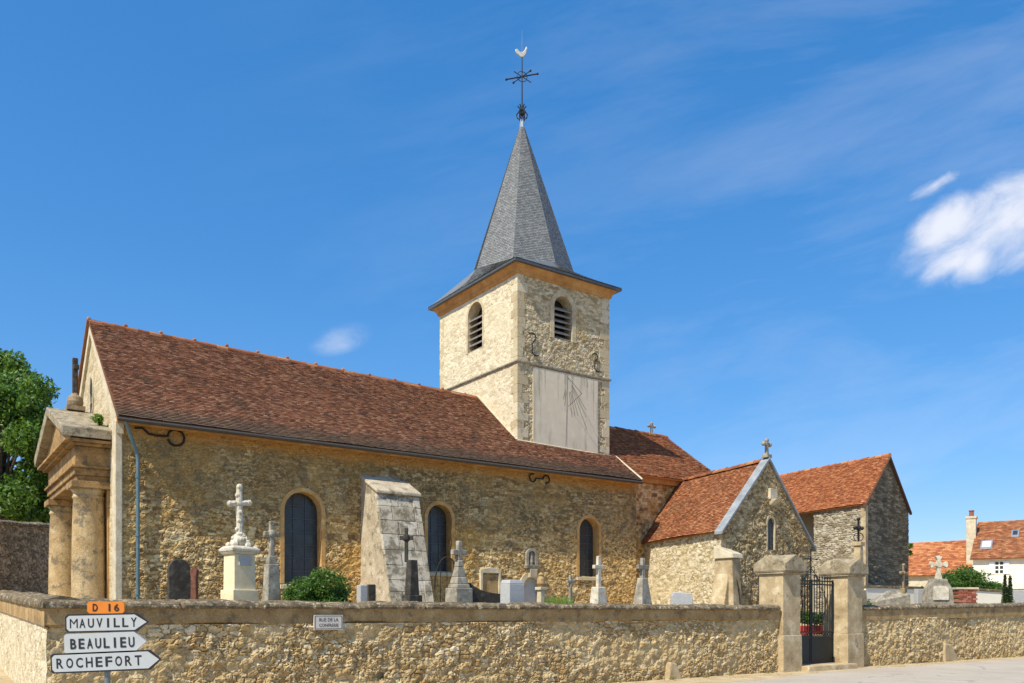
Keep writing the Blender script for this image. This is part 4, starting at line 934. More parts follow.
# sundial
s0_, s1_ = on(TC, R, 532.5), on(TC, R, 597); zb_, zt_ = 7.2, SC-.10
m = MB(); m.hexa([tv(s0_, -.045, 6.9), tv(s1_, -.045, 6.9), tv(s1_, .02, 6.9), tv(s0_, .02, 6.9), tv(s0_, -.045, zt_), tv(s1_, -.045, zt_), tv(s1_, .02, zt_), tv(s0_, .02, zt_)])
sd = m.build('sundial', M['plaster'], tw_)
m = MB(); cs, cz = s0_+(s1_-s0_)*.52, zt_-.12
for an, r0, r1 in ((-2, .0, 2.4), (8, .5, 1.35), (14, .5, 1.3), (20, .45, 1.35), (27, .35, 1.9), (33, .3, 1.5), (39, .3, 1.3), (-8, .5, 1.0), (-14, .45, .8)):
    a = rad(an); dx, dz = math.sin(a), -math.cos(a); px_, pz_ = -dz*.014, dx*.014
    m.add([tv(cs+dx*r0-px_, -.0475, cz+dz*r0-pz_), tv(cs+dx*r0+px_, -.0475, cz+dz*r0+pz_), tv(cs+dx*r1+px_, -.0475, cz+dz*r1+pz_), tv(cs+dx*r1-px_, -.0475, cz+dz*r1-pz_)], [(0, 1, 2, 3)])
m_ = m
m.build('hour_lines', plain('faded_dial_paint', (.30, .27, .21), .9, b=0), sd)
m = MB(); r9 = random.Random(5)                   # dark run-off streaks on the plaster
for x_, l_, w9 in ((cs-.02, 2.6, .05), (cs-.12, 1.3, .05), (s0_+.25, 1.1, .07), (s0_+.5, .7, .04), (s1_-.5, .8, .06), (cs+.2, 1.0, .04), (s1_-.2, 1.5, .03)):
    n9 = 9; a9 = [(x_-w9*r9.uniform(.3, 1)*(1-i/(n9+1)), zt_-.03-l_*i/n9) for i in range(n9+1)]; b9 = [(x_+w9*r9.uniform(.3, 1)*(1-i/(n9+1)), zt_-.03-l_*i/n9) for i in range(n9, -1, -1)]
    m = MB()
    for i in range(n9): m.add([tv(a9[i][0], -.0462, a9[i][1]), tv(a9[i+1][0], -.0462, a9[i+1][1]), tv(b9[n9-i-1][0], -.0462, b9[n9-i-1][1]), tv(b9[n9-i][0], -.0462, b9[n9-i][1])], [(0, 1, 2, 3)])
    m.build('run_off_stain', M['pstain'], sd)
m = MB(); m.tube([tv(cs, -.045, cz), tv(cs+.25, -.5, cz-.62)], .009, 5); m.tube([tv(cs+.25, -.5, cz-.62), tv(cs+.02, -.05, cz-1.0)], .007, 5); m.build('gnomon', M['iron'], sd)
m = MB(); f0 = EZ+sl_*TW_
m.tube([tv(-.03, -.03, f0+.05), tv(TA+.05, -.03, f0-.04)], .05, 6); m.tube([tv(-.035, 0, f0+.08), tv(-.035, HW_-TW_-.1, RZ1+.06)], .04, 6)
m.tube([nv(NL-.10, -EO, ez_+.15), nv(NL-.05, 1.0, f0-.0)], .035, 6)
m.build('mortar_flashing', M['pale'], roof)
# spire: skirt + octagon
cxs, cys = TA/2, TB/2
EE = .40; er = .33
corn = [tv(-er, -er, CT+.33), tv(TA+er, -er, CT+.33), tv(TA+er, TB+er, CT+.33), tv(-er, TB+er, CT+.33)]
cen = np.array(tv(cxs, cys, 0)); AP = 19.75; OZ = 13.86; OR = 1.96
base_ang = math.atan2(-(R+L)[1], -(R+L)[0])        # towards the near corner
octv = [(cen[0]+OR*math.cos(base_ang+i*math.pi/4), cen[1]+OR*math.sin(base_ang+i*math.pi/4), OZ) for i in range(8)]
apex = (cen[0], cen[1], AP)
sp_root = None
m = MB(); m.add([*octv, apex], [(i, (i+1) % 8, 8) for i in range(8)])
m.v = [tuple(c) for c in m.v]; spire = m.build('spire', M['lead'], ch)
# slates, all eight faces in one covering
def merge_tiles(parts, name, mat, parent, **kw):
    obs = [tiles(name, mat, None, *p, **kw) for p in parts]; me0 = MB()
    for ob in obs:
        b = len(me0.v); me0.v += [tuple(v.co) for v in ob.data.vertices]; me0.f += [tuple(i+b for i in p.vertices) for p in ob.data.polygons]
        d = ob.data; bpy.data.objects.remove(ob); bpy.data.meshes.remove(d)
    return me0.build(name, mat, parent)
ap = np.array(apex); parts = []
for i in range(8):
    a, b = np.array(octv[i]), np.array(octv[(i+1) % 8])
    ta, tb = ap+(a-ap)*.03, ap+(b-ap)*.03
    parts.append((a, b, tb, ta))
merge_tiles(parts, 'spire_slates', M['slate'], spire, tw=.10, ex=.072, th=.005, jit=.5, sag=.0)
# skirt: from the square eaves to the octagon
# octagon vertices 0,2,4,6 point to corners near(-,-), ... order them against the corners
cidx = []
for c in corn:
    d = [math.hypot(o[0]-c[0], o[1]-c[1]) for o in octv]; cidx.append(int(np.argmin(d)))
parts = []; tri = []
for k_ in range(4):
    c1, c2 = np.array(corn[k_]), np.array(corn[(k_+1) % 4]); i1, i2 = cidx[k_], cidx[(k_+1) % 4]
    st_ = 1 if (i2-i1) % 8 <= 4 else -1; mid = np.array(octv[(i1+st_) % 8]); o1, o2 = np.array(octv[i1]), np.array(octv[i2])
    cm_ = (c1+c2)/2
    parts.append((c1, cm_, mid, o1)); parts.append((cm_, c2, o2, mid))
merge_tiles(parts, 'skirt_slates', M['slate'], spire, tw=.18, ex=.13, th=.008, jit=.5, sag=0)
m = MB()
for (a, b, c, d) in parts: m.add([a-np.array((0, 0, .03)), b-np.array((0, 0, .03)), c-np.array((0, 0, .03)), d-np.array((0, 0, .03))], [(0, 1, 2, 3)])
m.add([(c[0], c[1], c[2]-.02) for c in corn], [(0, 3, 2, 1)]); 
m.add([(c[0], c[1], c[2]-.08) for c in corn]+[(c[0], c[1], c[2]+.0) for c in corn], [(0, 1, 5, 4), (1, 2, 6, 5), (2, 3, 7, 6), (3, 0, 4, 7), (3, 2, 1, 0)])
m.build('skirt_boards', M['lead'], spire)
m = MB()
m2 = MB()
for i in range(8): m2.tube([octv[i], apex], [.022, .015], 5)
m2.build('spire_hips', M['slatehip'], spire)
for i in range(8): m.tube([octv[i], octv[(i+1) % 8]], .02, 5)
for k_ in range(4): m.tube([corn[k_], octv[cidx[k_]]], .018, 5)
m.build('zinc_hips', M['zinc'], spire)
m = MB(); m.lathe((cen[0], cen[1], AP-.75), [(.19, 0), (.10, .5), (.06, .85)], 8); m.build('apex_cap', M['zinc'], spire)
for k_ in range(4):                                 # snow hooks along the skirt
    a, b = np.array(corn[k_]), np.array(corn[(k_+1) % 4]); c3 = np.array((cen[0], cen[1], OZ))
    for t in (.12, .3, .5, .7, .88):
        q = a+(b-a)*t; q = q+(c3-q)*.06; m = MB(); m.ball((q[0], q[1], q[2]+.05), .035, 6); m.build('snow_hook', M['zinc'], spire)
# weather vane: ornament, cross, cockerel
zt0 = AP+.05; cx_, cy_ = cen[0], cen[1]
m = MB(); m.tube([(cx_, cy_, AP-.2), (cx_, cy_, AP+2.55)], [.035, .022], 6)
vane = m.build('weathervane', M['iron'], spire)
m = MB()
for k_ in range(6):
    a = k_*math.pi/3
    m.tube([(cx_+math.cos(a)*r_, cy_+math.sin(a)*r_, zt0+z_) for r_, z_ in ((.05, .0), (.17, .05), (.20, .18), (.10, .32), (.07, .40), (.16, .50))], .022, 5)
m.ball((cx_, cy_, zt0+.22), .09, 8); m.build('scroll_knop', M['iron'], vane)
m = MB(); cz_ = Z(76, 31.2); xd = Vector((.80, -.35, .30)); xd = Vector((R[0], R[1], 0)) 
dA = Vector((.93, .37, 0)).normalized(); 
for dd, r_ in ((Vector((.55, .3, .21)), 1.0), (Vector((-.25, .5, -.18)), .0)):
    pass
tl = Vector((.58, .15, .20)); cc_ = Vector((cx_, cy_, cz_))
m.tube([cc_-tl, cc_+tl], .024, 6); t2_ = Vector((.42, .2, .42)); m.tube([cc_-t2_*.75, cc_+t2_*.75], .018, 5); t3_ = Vector((.38, .1, -.18)); m.tube([cc_-t3_*.8, cc_+t3_*.9], .016, 5)
for q in (cc_-tl, cc_+tl, cc_-t2_*.75, cc_+t2_*.75): m.ball(q, .045, 6)
m.tube([cc_+Vector((.19*math.cos(t), .05*math.cos(t), .19*math.sin(t))) for t in np.linspace(0, 2*math.pi, 13)[:-1]], .015, 5, closed=True)
m.build('iron_cross', M['iron'], vane)
m = MB(); rz_ = Z(53, 31.2)
prof = [(-.30, .10), (-.27, .19), (-.19, .20), (-.13, .12), (-.07, .07), (.02, .06), (.10, .12), (.14, .2), (.17, .27), (.20, .30), (.24, .27), (.23, .23), (.27, .20), (.22, .17), (.20, .05), (.14, -.08), (.06, -.15), (.0, -.17), (-.08, -.14), (-.17, -.05), (-.25, .0)]
m.prism([(cx_+a*.85, cy_-.03, rz_+b*.85) for a, b in prof], (0, .06, 0)); m.build('cockerel', plain('pale_gilt_metal', (.36, .37, .35), .5, .4), vane, bevel=.02)
m = MB(); m.tube([(cx_, cy_, AP+2.5), (cx_, cy_, AP+3.35)], [.010, .004], 5); m.build('lightning_rod', M['zinc'], vane)

# ---------------- choir
CS0, CS1, CW0, CE, CR = NL-.3, 21.7, .4, 6.55, 8.88; CW1 = 2*HW_-.4
m = MB(); relief(m, P0+CS0*R+CW0*L, R, -L, CS1-CS0, .9, CE, .18, .11, .035, .035, 61, rough=.5)
m.prism([nv(CS1, CW0, .9), nv(CS1, CW1, .9), nv(CS1, CW1, CE), nv(CS1, HW_, CR-.1), nv(CS1, CW0, CE)], (-.3*R[0], -.3*R[1], 0))
m.build('choir_wall', M['nave_end'], ch)
cr = tiles('choir_roof', M['tile_red'], ch, nv(CS0-.3, CW0-.35, CE-.08), nv(CS1+.2, CW0-.35, CE-.08), nv(CS1+.2, HW_, CR+.03), nv(CS0-.3, HW_, CR+.03), k=4)
tiles('choir_roof', M['tile_red'], ch, nv(CS1+.2, CW1+.35, CE-.08), nv(CS0-.3, CW1+.35, CE-.08), nv(CS0-.3, HW_, CR+.02), nv(CS1+.2, HW_, CR+.02), tw=.3, ex=.2, k=5)
ridge_tiles(cr, nv(TS+TA, HW_, CR+.05), nv(CS1+.15, HW_, CR+.05), M['tile_red'], k=3, bump_=False)
m = MB(); m.hexa([nv(CS0, CW0-.14, CE-.28), nv(CS1, CW0-.14, CE-.28), nv(CS1, CW0+.02, CE-.28), nv(CS0, CW0+.02, CE-.28), nv(CS0, CW0-.18, CE-.08), nv(CS1, CW0-.18, CE-.08), nv(CS1, CW0+.02, CE-.08), nv(CS0, CW0+.02, CE-.08)]); m.build('eaves_course', M['cornice'], ch)
def small_cross(name, parent, base, h, aw, t, mat, u=(1, 0), trefoil=False):
    m = MB(); u = np.array(u)/np.linalg.norm(u); b = np.array(base[:2]); ang = math.atan2(u[1], u[0])
    m.box(base, (t, t, h), ang, taper=.9); m.box((base[0], base[1], base[2]+h*.62), (aw, t*.9, t*.95), ang)
    if trefoil:
        for q in (-1, 1): m.ball((b[0]+u[0]*q*aw/2, b[1]+u[1]*q*aw/2, base[2]+h*.62+t*.5), t*.75, 8)
        m.ball((b[0], b[1], base[2]+h), t*.75, 8)
    return m.build(name, mat, parent, bevel=min(.015, t*.2))
q = nv(21.0, HW_, CR+.1)
small_cross('gable_cross', ch, q, .42, .34, .09, M['grey'], R, True)

# ---------------- portico on the west front
PW0, PW1, PJ = .70, 2*HW_-.70, 1.08
def pv(j, w_, z): return nv(-j, w_, z)              # j: projection from the facade
pm_ = (PW0+PW1)/2; PE, PA = 6.02, 6.98
def pbox(mb, j1, w0, w1, z0, z1): mb.hexa([pv(j1, w0, z0), pv(-.05, w0, z0), pv(-.05, w1, z0), pv(j1, w1, z0), pv(j1, w0, z1), pv(-.05, w0, z1), pv(-.05, w1, z1), pv(j1, w1, z1)])
m = MB()
pbox(m, PJ-.34, PW0+.34, PW1-.34, 4.78, 4.92); pbox(m, PJ-.29, PW0+.29, PW1-.29, 4.922, 5.09); pbox(m, PJ-.22, PW0+.22, PW1-.22, 5.092, 5.15)
pbox(m, PJ-.31, PW0+.31, PW1-.31, 5.152, 5.62)
port = m.build('portico', M['port'], ch, bevel=.012)
m = MB(); pbox(m, PJ-.18, PW0+.18, PW1-.18, 5.622, 5.69); pbox(m, PJ-.06, PW0+.06, PW1-.06, 5.692, 5.76); m.build('portico_cornice', M['port'], port, bevel=.012)
m = MB(); m.prism([pv(PJ-.22, PW0+.15, 5.762), pv(PJ-.22, pm_, PA-.28), pv(PJ-.22, PW1-.15, 5.762)], ((PJ-.2)*R[0], (PJ-.2)*R[1], 0)); m.build('tympanum', M['port'], port)
for a, b in ((PW0, pm_), (PW1, pm_)):
    m = MB(); m.hexa([pv(PJ, a, PE-.24), pv(-.05, a, PE-.24), pv(-.05, b, PA-.24), pv(PJ, b, PA-.24), pv(PJ+.02, a, PE), pv(-.05, a, PE), pv(-.05, b, PA), pv(PJ+.02, b, PA)])
    m.build('raking_slab', M['slab'], port, bevel=.02)
m = MB()
pbox(m, PJ-.18, PW0+.18, PW1-.18, 5.762, 5.79)
for a in (PW0+.25, PW1-.25): pass
m.build('upper_mould', M['port'], port)
colj = .42
for w_ in (PW0+.66, PW1-.66):
    c_ = pv(colj, w_, 1.15); m = MB()
    m.lathe(c_, [(.47, 0), (.47, .12), (.43, .16), (.45, .24), (.385, .32), (.385, 1.4), (.365, 2.6), (.34, 3.22), (.365, 3.24), (.365, 3.28), (.345, 3.30), (.345, 3.38), (.42, 3.46)], 28)
    col = m.build('column', M['column'], port, smooth=False)
    for p_ in col.data.polygons: p_.use_smooth = len(p_.vertices) == 4
    m = MB(); m.box((c_[0], c_[1], 4.61), (.88, .88, .165), math.atan2(R[1], R[0])); m.build('abacus', M['port'], col, bevel=.01)
for w_ in (PW0+.66, PW1-.66):
    m = MB(); pbox(m, .05, w_-.3, w_+.3, 1.0, 4.775); m.build('pilaster', M['orange'], port, bevel=.01)
# ball finial with cross on the portico
jx = on(P0+(pm_*L), -R, 73.5) if False else .5
bf = None
q = pv(.42, pm_-.0, PA-.02)
m = MB(); m.box(q, (.44, .44, .12), math.atan2(R[1], R[0])); m.lathe((q[0], q[1], q[2]+.1), [(.13, 0), (.18, .05), (.205, .15), (.18, .26), (.10, .33), (.075, .38)], 16)
fin = m.build('finial', M['grey2'], port)
m = MB(); m.box((q[0], q[1], q[2]+.42), (.13, .13, 1.0), math.atan2(R[1], R[0])); m.box((q[0]+.02, q[1], q[2]+1.1), (.13, .30, .13), math.atan2(R[1], R[0])); m.build('stub_cross', M['dark'], fin, bevel=.02)
wd = thing('wall_plant', 'small green weed growing on the slab roof of the portico', 'plant', pv(.22, PW0+.55, PE+.22))
q = pv(.22, PW0+.55, PE+.30); bush(wd, 'leaves', q, .16, .16, .18, 500, .035, M['grass'], 5, 6)

# ---------------- side chapel (gabled, part of the church)
A1 = np.array([6.50, 25.6]); B1 = np.array([4.60, 31.0]); C1 = np.array([10.25, 28.95]); D1 = B1+(C1-A1)*.98
e1 = 4.16; r1z = 6.42; G1 = A1+(C1-A1)*.46; H1 = B1+(D1-B1)*.36
def nrmz(v): return v/np.linalg.norm(v)
def perp_out(a, b):                                  # outward normal for a face running a->b seen from outside (left to right)
    d = nrmz(b-a); return np.array([d[1], -d[0]])
m = MB(); l_ = np.linalg.norm(A1-B1)
relief(m, B1, nrmz(A1-B1), perp_out(B1, A1), l_, .9, e1, .24, .085, .024, .021, 71, rough=.9, wild=.05, smear=.6)
m.add([(*C1, .9), (*D1, .9), (*D1, e1), (*C1, e1)], [(0, 1, 2, 3)]); m.add([(*D1, .9), (*B1, .9), (*B1, e1), (*H1, r1z), (*D1, e1)], [(0, 1, 2, 3, 4)])
m.build('chapel_wall', M['chapel'], ch)
lg = np.linalg.norm(C1-A1); ug = nrmz(C1-A1); ng = perp_out(A1, C1); xg = np.linalg.norm(G1-A1)
wx = on(A1, ug, 771)
gt1 = lambda x: np.where(x < xg, e1+(r1z-e1)*x/xg, r1z-(r1z-e1+.15)*(x-xg)/(lg-xg))
wz0, wz1 = Z(550, 27.3), Z(518, 27.3)
m = MB(); relief(m, A1, ug, ng, lg, .9, gt1, .22, .085, .04, .022, 75, rough=.8, wild=.06, smear=.2, holes=[arch_hole(wx, wz0, .23, wz1-.20)])
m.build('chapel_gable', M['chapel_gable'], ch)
arch_window(ch, A1, ug, ng, wx, wz0, .20, wz1-.20, wd=.07, proud=.015, deep=.10, mat=M['tquoin'], name='slit_window', bars=(2, 5), sill=False)
m = MB(); xb = on(A1, ug, 771.5)
def g3(x, d, z): q = A1+ug*x+ng*d; return (q[0], q[1], z)
z0_, z1_ = Z(503, 27.3), Z(489, 27.3)
m.hexa([g3(xb-.22, -.02, z0_+.1), g3(xb+.2, -.02, z0_+.1), g3(xb+.2, .10, z0_+.1), g3(xb-.22, .10, z0_+.1), g3(xb-.22, -.02, z1_), g3(xb+.2, -.02, z1_), g3(xb+.2, .10, z1_), g3(xb-.22, .10, z1_)])
m.hexa([g3(xb-.14, -.02, z0_-.08), g3(xb+.12, -.02, z0_-.08), g3(xb+.12, .07, z0_-.08), g3(xb-.14, .07, z0_-.08), g3(xb-.18, -.02, z0_+.098), g3(xb+.16, -.02, z0_+.098), g3(xb+.16, .3, z0_+.098), g3(xb-.18, .3, z0_+.098)])
m.build('gable_block', M['pale'], ch, bevel=.015)
def e3(p, z): return (p[0], p[1], z)
o1_ = -nrmz(C1-A1)*.15
c_r = tiles('chapel_roof', M['tile_red'], ch, e3(B1+o1_, e1-.08), e3(A1+o1_-ng*.10, e1-.08), e3(G1-ng*.10, r1z+.04), e3(H1, r1z+.04), k=6, tw=.125, ex=.08, th=.014)
tiles('chapel_roof', M['tile_red'], ch, e3(C1-o1_, e1-.25), e3(D1-o1_, e1-.25), e3(H1, r1z+.03), e3(G1, r1z+.03), k=7, tw=.25, ex=.2)
ridge_tiles(c_r, e3(G1-ng*.2, r1z+.07), e3(H1, r1z+.07), M['tile_red'], k=6, bump_=False, r=.09)
for (xa, za, xb_, zb__) in ((-.32, e1-.16, xg, r1z+.12), (lg+.25, e1-.42, xg, r1z+.12)):
    m = MB(); m.hexa([g3(xa, -.22, za-.06), g3(xb_, -.22, zb__-.08), g3(xb_, .07, zb__-.08), g3(xa, .07, za-.06), g3(xa, -.22, za+.04), g3(xb_, -.22, zb__+.03), g3(xb_, .07, zb__+.03), g3(xa, .07, za+.04)])
    m.build('gable_coping', M['coping_blue'], ch, bevel=.012)
m = MB(); q = g3(xg, -.05, r1z+.14); m.box(q, (.26, .22, .10), math.atan2(ug[1], ug[0])); m.build('cross_base', M['grey'], ch)
small_cross('gable_cross', ch, (q[0], q[1], q[2]+.1), .46, .36, .10, M['grey'], ug, True)
# corner buttress of the chapel
m = MB(); 
m.hexa([g3(-.34, -.2, .9), g3(.10, -.2, .9), g3(.10, .5, .9), g3(-.34, .5, .9), g3(-.34, -.2, 3.2), g3(.10, -.2, 3.2), g3(.10, .42, 3.2), g3(-.34, .42, 3.2)]); cb = m.build('corner_buttress', M['pillar'], ch, bevel=.03)
m = MB(); m.prism([g3(-.345, .30, .9), g3(-.62, .30, .9), g3(-.56, .30, 1.9), g3(-.345, .30, 2.75)], (ng[0]*-.5, ng[1]*-.5, 0)); m.build('flared_foot', M['pillar'], cb, bevel=.03)
m = MB(); cr_ = [(-.16+.20*math.sin(a), 1.0+1.55*math.cos(a)) for a in np.linspace(0, 1.5, 9)]; cr_ += [(-.10+.10*math.sin(a), 1.0+1.25*math.cos(a)) for a in np.linspace(1.5, 0, 9)]
dfr = lambda z: .5-.08*(z-.9)/2.3
vs_ = [g3(a, dfr(z)+.02, z) for a, z in cr_]; n9 = len(vs_)//2
for i in range(n9-1): m.add([vs_[i], vs_[i+1], vs_[2*n9-2-i], vs_[2*n9-1-i], *[tuple(np.array(v)-np.array((ng[0]*.06, ng[1]*.06, 0))) for v in (vs_[i], vs_[i+1], vs_[2*n9-2-i], vs_[2*n9-1-i])]], [(0, 1, 2, 3), (0, 4, 5, 1), (3, 2, 6, 7)])
m.build('niche_shade', M['dark'], cb)  # dark crescent laid on the front as the painted shade of a niche
m = MB(); m.hexa([g3(-.40, -.2, 3.2), g3(.14, -.2, 3.2), g3(.14, .5, 3.2), g3(-.40, .5, 3.2), g3(-.40, -.2, 3.60), g3(.14, -.2, 3.60), g3(.14, .46, 3.34), g3(-.40, .46, 3.34)]); m.build('buttress_cap', M['pale'], cb, bevel=.02)

# ================================================================== stone barn to the right of the chapel
A2 = np.array([13.80, 33.0]); dg_ = nrmz(np.array([.665, .747])); C2 = A2+5.35*dg_; d2 = nrmz(np.array([-.455, .89])); B2 = A2+7.6*d2; D2 = C2+7.6*d2
e2, r2 = 5.95, 8.02; G2 = A2+(C2-A2)*.485; H2 = B2+(D2-B2)*.485
bn = thing('stone_barn', 'steep orange-roofed stone building with dark gable right of the chapel', 'building', (*(A2+(D2-A2)/2), 1.2))
tw2 = on(A2, d2, 814); Bm = A2+tw2*d2; nl = perp_out(B2, A2)
m = MB(); relief(m, Bm, -d2, nl, tw2, 1.0, e2, .30, .085, .035, .03, 81, rough=.6)
m.add([e3(B2-nl*1.0, 1.0), e3(Bm-nl*1.0, 1.0), e3(Bm-nl*1.0, e2+.3), e3(B2-nl*1.0, e2+.3)], [(0, 1, 2, 3)]); m.add([e3(Bm-nl*1.0, 1.0), e3(Bm, 1.0), e3(Bm, e2), e3(Bm-nl*1.0, e2)], [(0, 1, 2, 3)])
m.add([e3(C2, 1), e3(D2, 1), e3(D2, e2), e3(C2, e2)], [(0, 1, 2, 3)]); m.add([e3(D2, 1), e3(B2, 1), e3(B2, e2), e3(H2, r2), e3(D2, e2)], [(0, 1, 2, 3, 4)])
m.build('side_wall', M['barn_light'], bn)
l2 = 5.35; x2 = l2*.485; n2_ = perp_out(A2, C2)
g2 = lambda x: np.where(x < x2, e2+(r2-e2)*x/x2, r2-(r2-e2)*(x-x2)/(l2-x2))
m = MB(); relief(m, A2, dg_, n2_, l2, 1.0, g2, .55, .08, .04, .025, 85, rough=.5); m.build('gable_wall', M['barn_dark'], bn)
m = MB(); m.prism([e3(A2+n2_*.03+nl*.03, 1.2), e3(A2+dg_*.22+n2_*.03, 1.2), e3(A2+dg_*.22-n2_*.1, 1.2), e3(A2+d2*.2-nl*.1, 1.2), e3(A2+d2*.2+nl*.03, 1.2)], (0, 0, e2-1.35))
m.build('corner_strip', M['pillar'], bn, bevel=.01)
o2_ = nl*.16
rf2 = tiles('roof', M['tile_orange'], bn, e3(B2+o2_, e2-.15), e3(A2+o2_+n2_*.12, e2-.15), e3(G2+n2_*.12, r2+.06), e3(H2, r2+.06), k=8, tw=.14, ex=.09)
tiles('roof', M['tile_orange'], bn, e3(C2+dg_*.04, e2+.02), e3(D2+dg_*.04, e2+.02), e3(H2, r2+.05), e3(G2+n2_*.12, r2+.05), k=9, tw=.25, ex=.2)
ridge_tiles(rf2, e3(G2+n2_*.1, r2+.08), e3(H2, r2+.08), M['tile_orange'], k=9, bump_=False, r=.09)
for (p_, q_, za, zb_) in ((A2+o2_, G2, e2-.22, r2-.02), (C2+dg_*.06, G2, e2-.06, r2-.02)):
    m = MB(); m.hexa([e3(p_+n2_*.03, za-.04), e3(q_+n2_*.03, zb_-.04), e3(q_+n2_*.13, zb_-.04), e3(p_+n2_*.13, za-.04), e3(p_+n2_*.03, za+.06), e3(q_+n2_*.03, zb_+.06), e3(q_+n2_*.13, zb_+.06), e3(p_+n2_*.13, za+.06)])
    m.build('verge_board', plain('dark_verge', (.09, .055, .045), .8), rf2)

# low rendered walls behind the graves on the right
def lowwall(px0, px1, D0_, D1_, yt, label, mat, capm, yb=606):
    a, b = W(px0, D0_), W(px1, D1_); t = thing('low_wall', label, 'wall', (*((a+b)/2), 1.1), 'low rendered walls among the graves'); u = nrmz(b-a); n_ = np.array([-u[1], u[0]])*.25
    za, zb = Z(yt[0], D0_), Z(yt[1], D1_)
    m = MB(); m.hexa([e3(a, .9), e3(b, .9), e3(b+n_, .9), e3(a+n_, .9), e3(a, za-.1), e3(b, zb-.1), e3(b+n_, zb-.1), e3(a+n_, za-.1)]); m.build('rendered_face', mat, t, bevel=.01)
    k2 = n_*.2; m = MB(); m.hexa([e3(a-k2-u*.05, za-.1), e3(b-k2+u*.05, zb-.1), e3(b+n_*1.2, zb-.1), e3(a+n_*1.2, za-.1), e3(a-k2-u*.05, za), e3(b-k2+u*.05, zb), e3(b+n_*1.2, zb), e3(a+n_*1.2, za)]); m.build('coping', capm, t, bevel=.015)
lowwall(866, 932, 32.2, 34.5, (585, 587), 'long low cream wall with grey coping at the foot of the dark gable', M['housewall'], M['cap'])
lowwall(972, 1003, 36, 36.5, (588, 590), 'short low cream wall with grey coping below the green bush', M['housewall'], M['cap'])
lowwall(1005, 1060, 40, 39, (589, 588), 'short low pale wall behind the little conifer at the right edge', M['housewall'], M['cap'])

# ================================================================== far house and outbuilding
ha = W(973, 60); hu = nrmz(np.array([.82, -.57])); hn = np.array([hu[1], -hu[0]]); hd = -hn
hs_ = thing('village_house', 'cream rendered house with red-brown tiled roof, white shutters and a stone chimney', 'house', (*(ha+5*hu+4*hd), .5))
HE, HR = Z(556.5, 60), Z(524, 63.3); HLn = 12.
def hv(x, d, z): q = ha+hu*x+hd*d; return (q[0], q[1], z)
m = MB(); m.add([hv(0, 0, 0), hv(HLn, 0, 0), hv(HLn, 8, 0), hv(0, 8, 0), hv(0, 0, HE), hv(HLn, 0, HE), hv(HLn, 8, HE), hv(0, 8, HE), hv(0, 4, HR-.1), hv(HLn, 4, HR-.1)],
                [(0, 1, 5, 4), (1, 2, 6, 9, 5), (2, 3, 7, 6), (3, 0, 4, 8, 7)]); m.build('wall', M['housewall'], hs_)
hr = tiles('roof', M['tile_red'], hs_, hv(-.15, -.35, HE-.2), hv(HLn, -.35, HE-.2), hv(HLn, 4, HR+.03), hv(-.15, 4, HR+.03), k=10, tw=.25, ex=.16, sag=.08)
tiles('roof', M['tile_red'], hs_, hv(HLn, 8.35, HE-.2), hv(-.15, 8.35, HE-.2), hv(-.15, 4, HR), hv(HLn, 4, HR), k=11, tw=.4, ex=.3)
ridge_tiles(hr, hv(-.1, 4, HR+.06), hv(HLn, 4, HR+.06), M['tile_red'], bump_=False)
m = MB(); c_ = W(971.5, 62.2); an = math.atan2(hu[1], hu[0]); zt_ = Z(519, 62.2)
m.box((c_[0], c_[1], 4.6), (.62, .6, zt_-4.6), an); m.box((c_[0], c_[1], zt_), (.74, .7, .18), an); cm_ = m.build('chimney', M['pale'], hr, bevel=.02)
m = MB(); m.lathe((c_[0], c_[1], zt_+.18), [(.17, 0), (.15, .35), (.19, .38), (.19, .45)], 10); m.build('chimney_pot', plain('clay_pot', (.25, .09, .06), .8), hs_)
def on_h(px): return on(ha, hu, px)
def hwin(px0, px1, yt, yb):
    x0, x1 = on_h(px0), on_h(px1); D__ = ha[1]+hu[1]*x0; z1, z0 = Z(yt, D__), Z(yb, D__); m = MB()
    def q4(mb, a, b, c, d, f, bk): mb.hexa([hv(a, f, c), hv(b, f, c), hv(b, bk, c), hv(a, bk, c), hv(a, f, d), hv(b, f, d), hv(b, bk, d), hv(a, bk, d)])
    q4(m, x0, x1, z0, z1, -.03, .02); fr = m.build('window', M['shutter'], hs_)
    m = MB(); mid = (x0+x1)/2; dz = (z1-z0)/3
    for a, b in ((x0+.05, mid-.04), (mid+.04, x1-.05)):
        for i in range(3): q4(m, a, b, z0+i*dz+.05, z0+(i+1)*dz-.03, -.036, -.031)
    m.build('pane', M['glass'], fr); ww = (x1-x0)*.55
    for a, b in ((x0-ww-.5*0, x0-.02), (x1+.02, x1+ww)):
        m = MB(); q4(m, a, b, z0-.02, z1+.02, -.06, -.02); m.build('shutter', M['shutter'], fr)
hwin(994.5, 1004, 561.5, 574); hwin(1033, 1043, 560, 573)
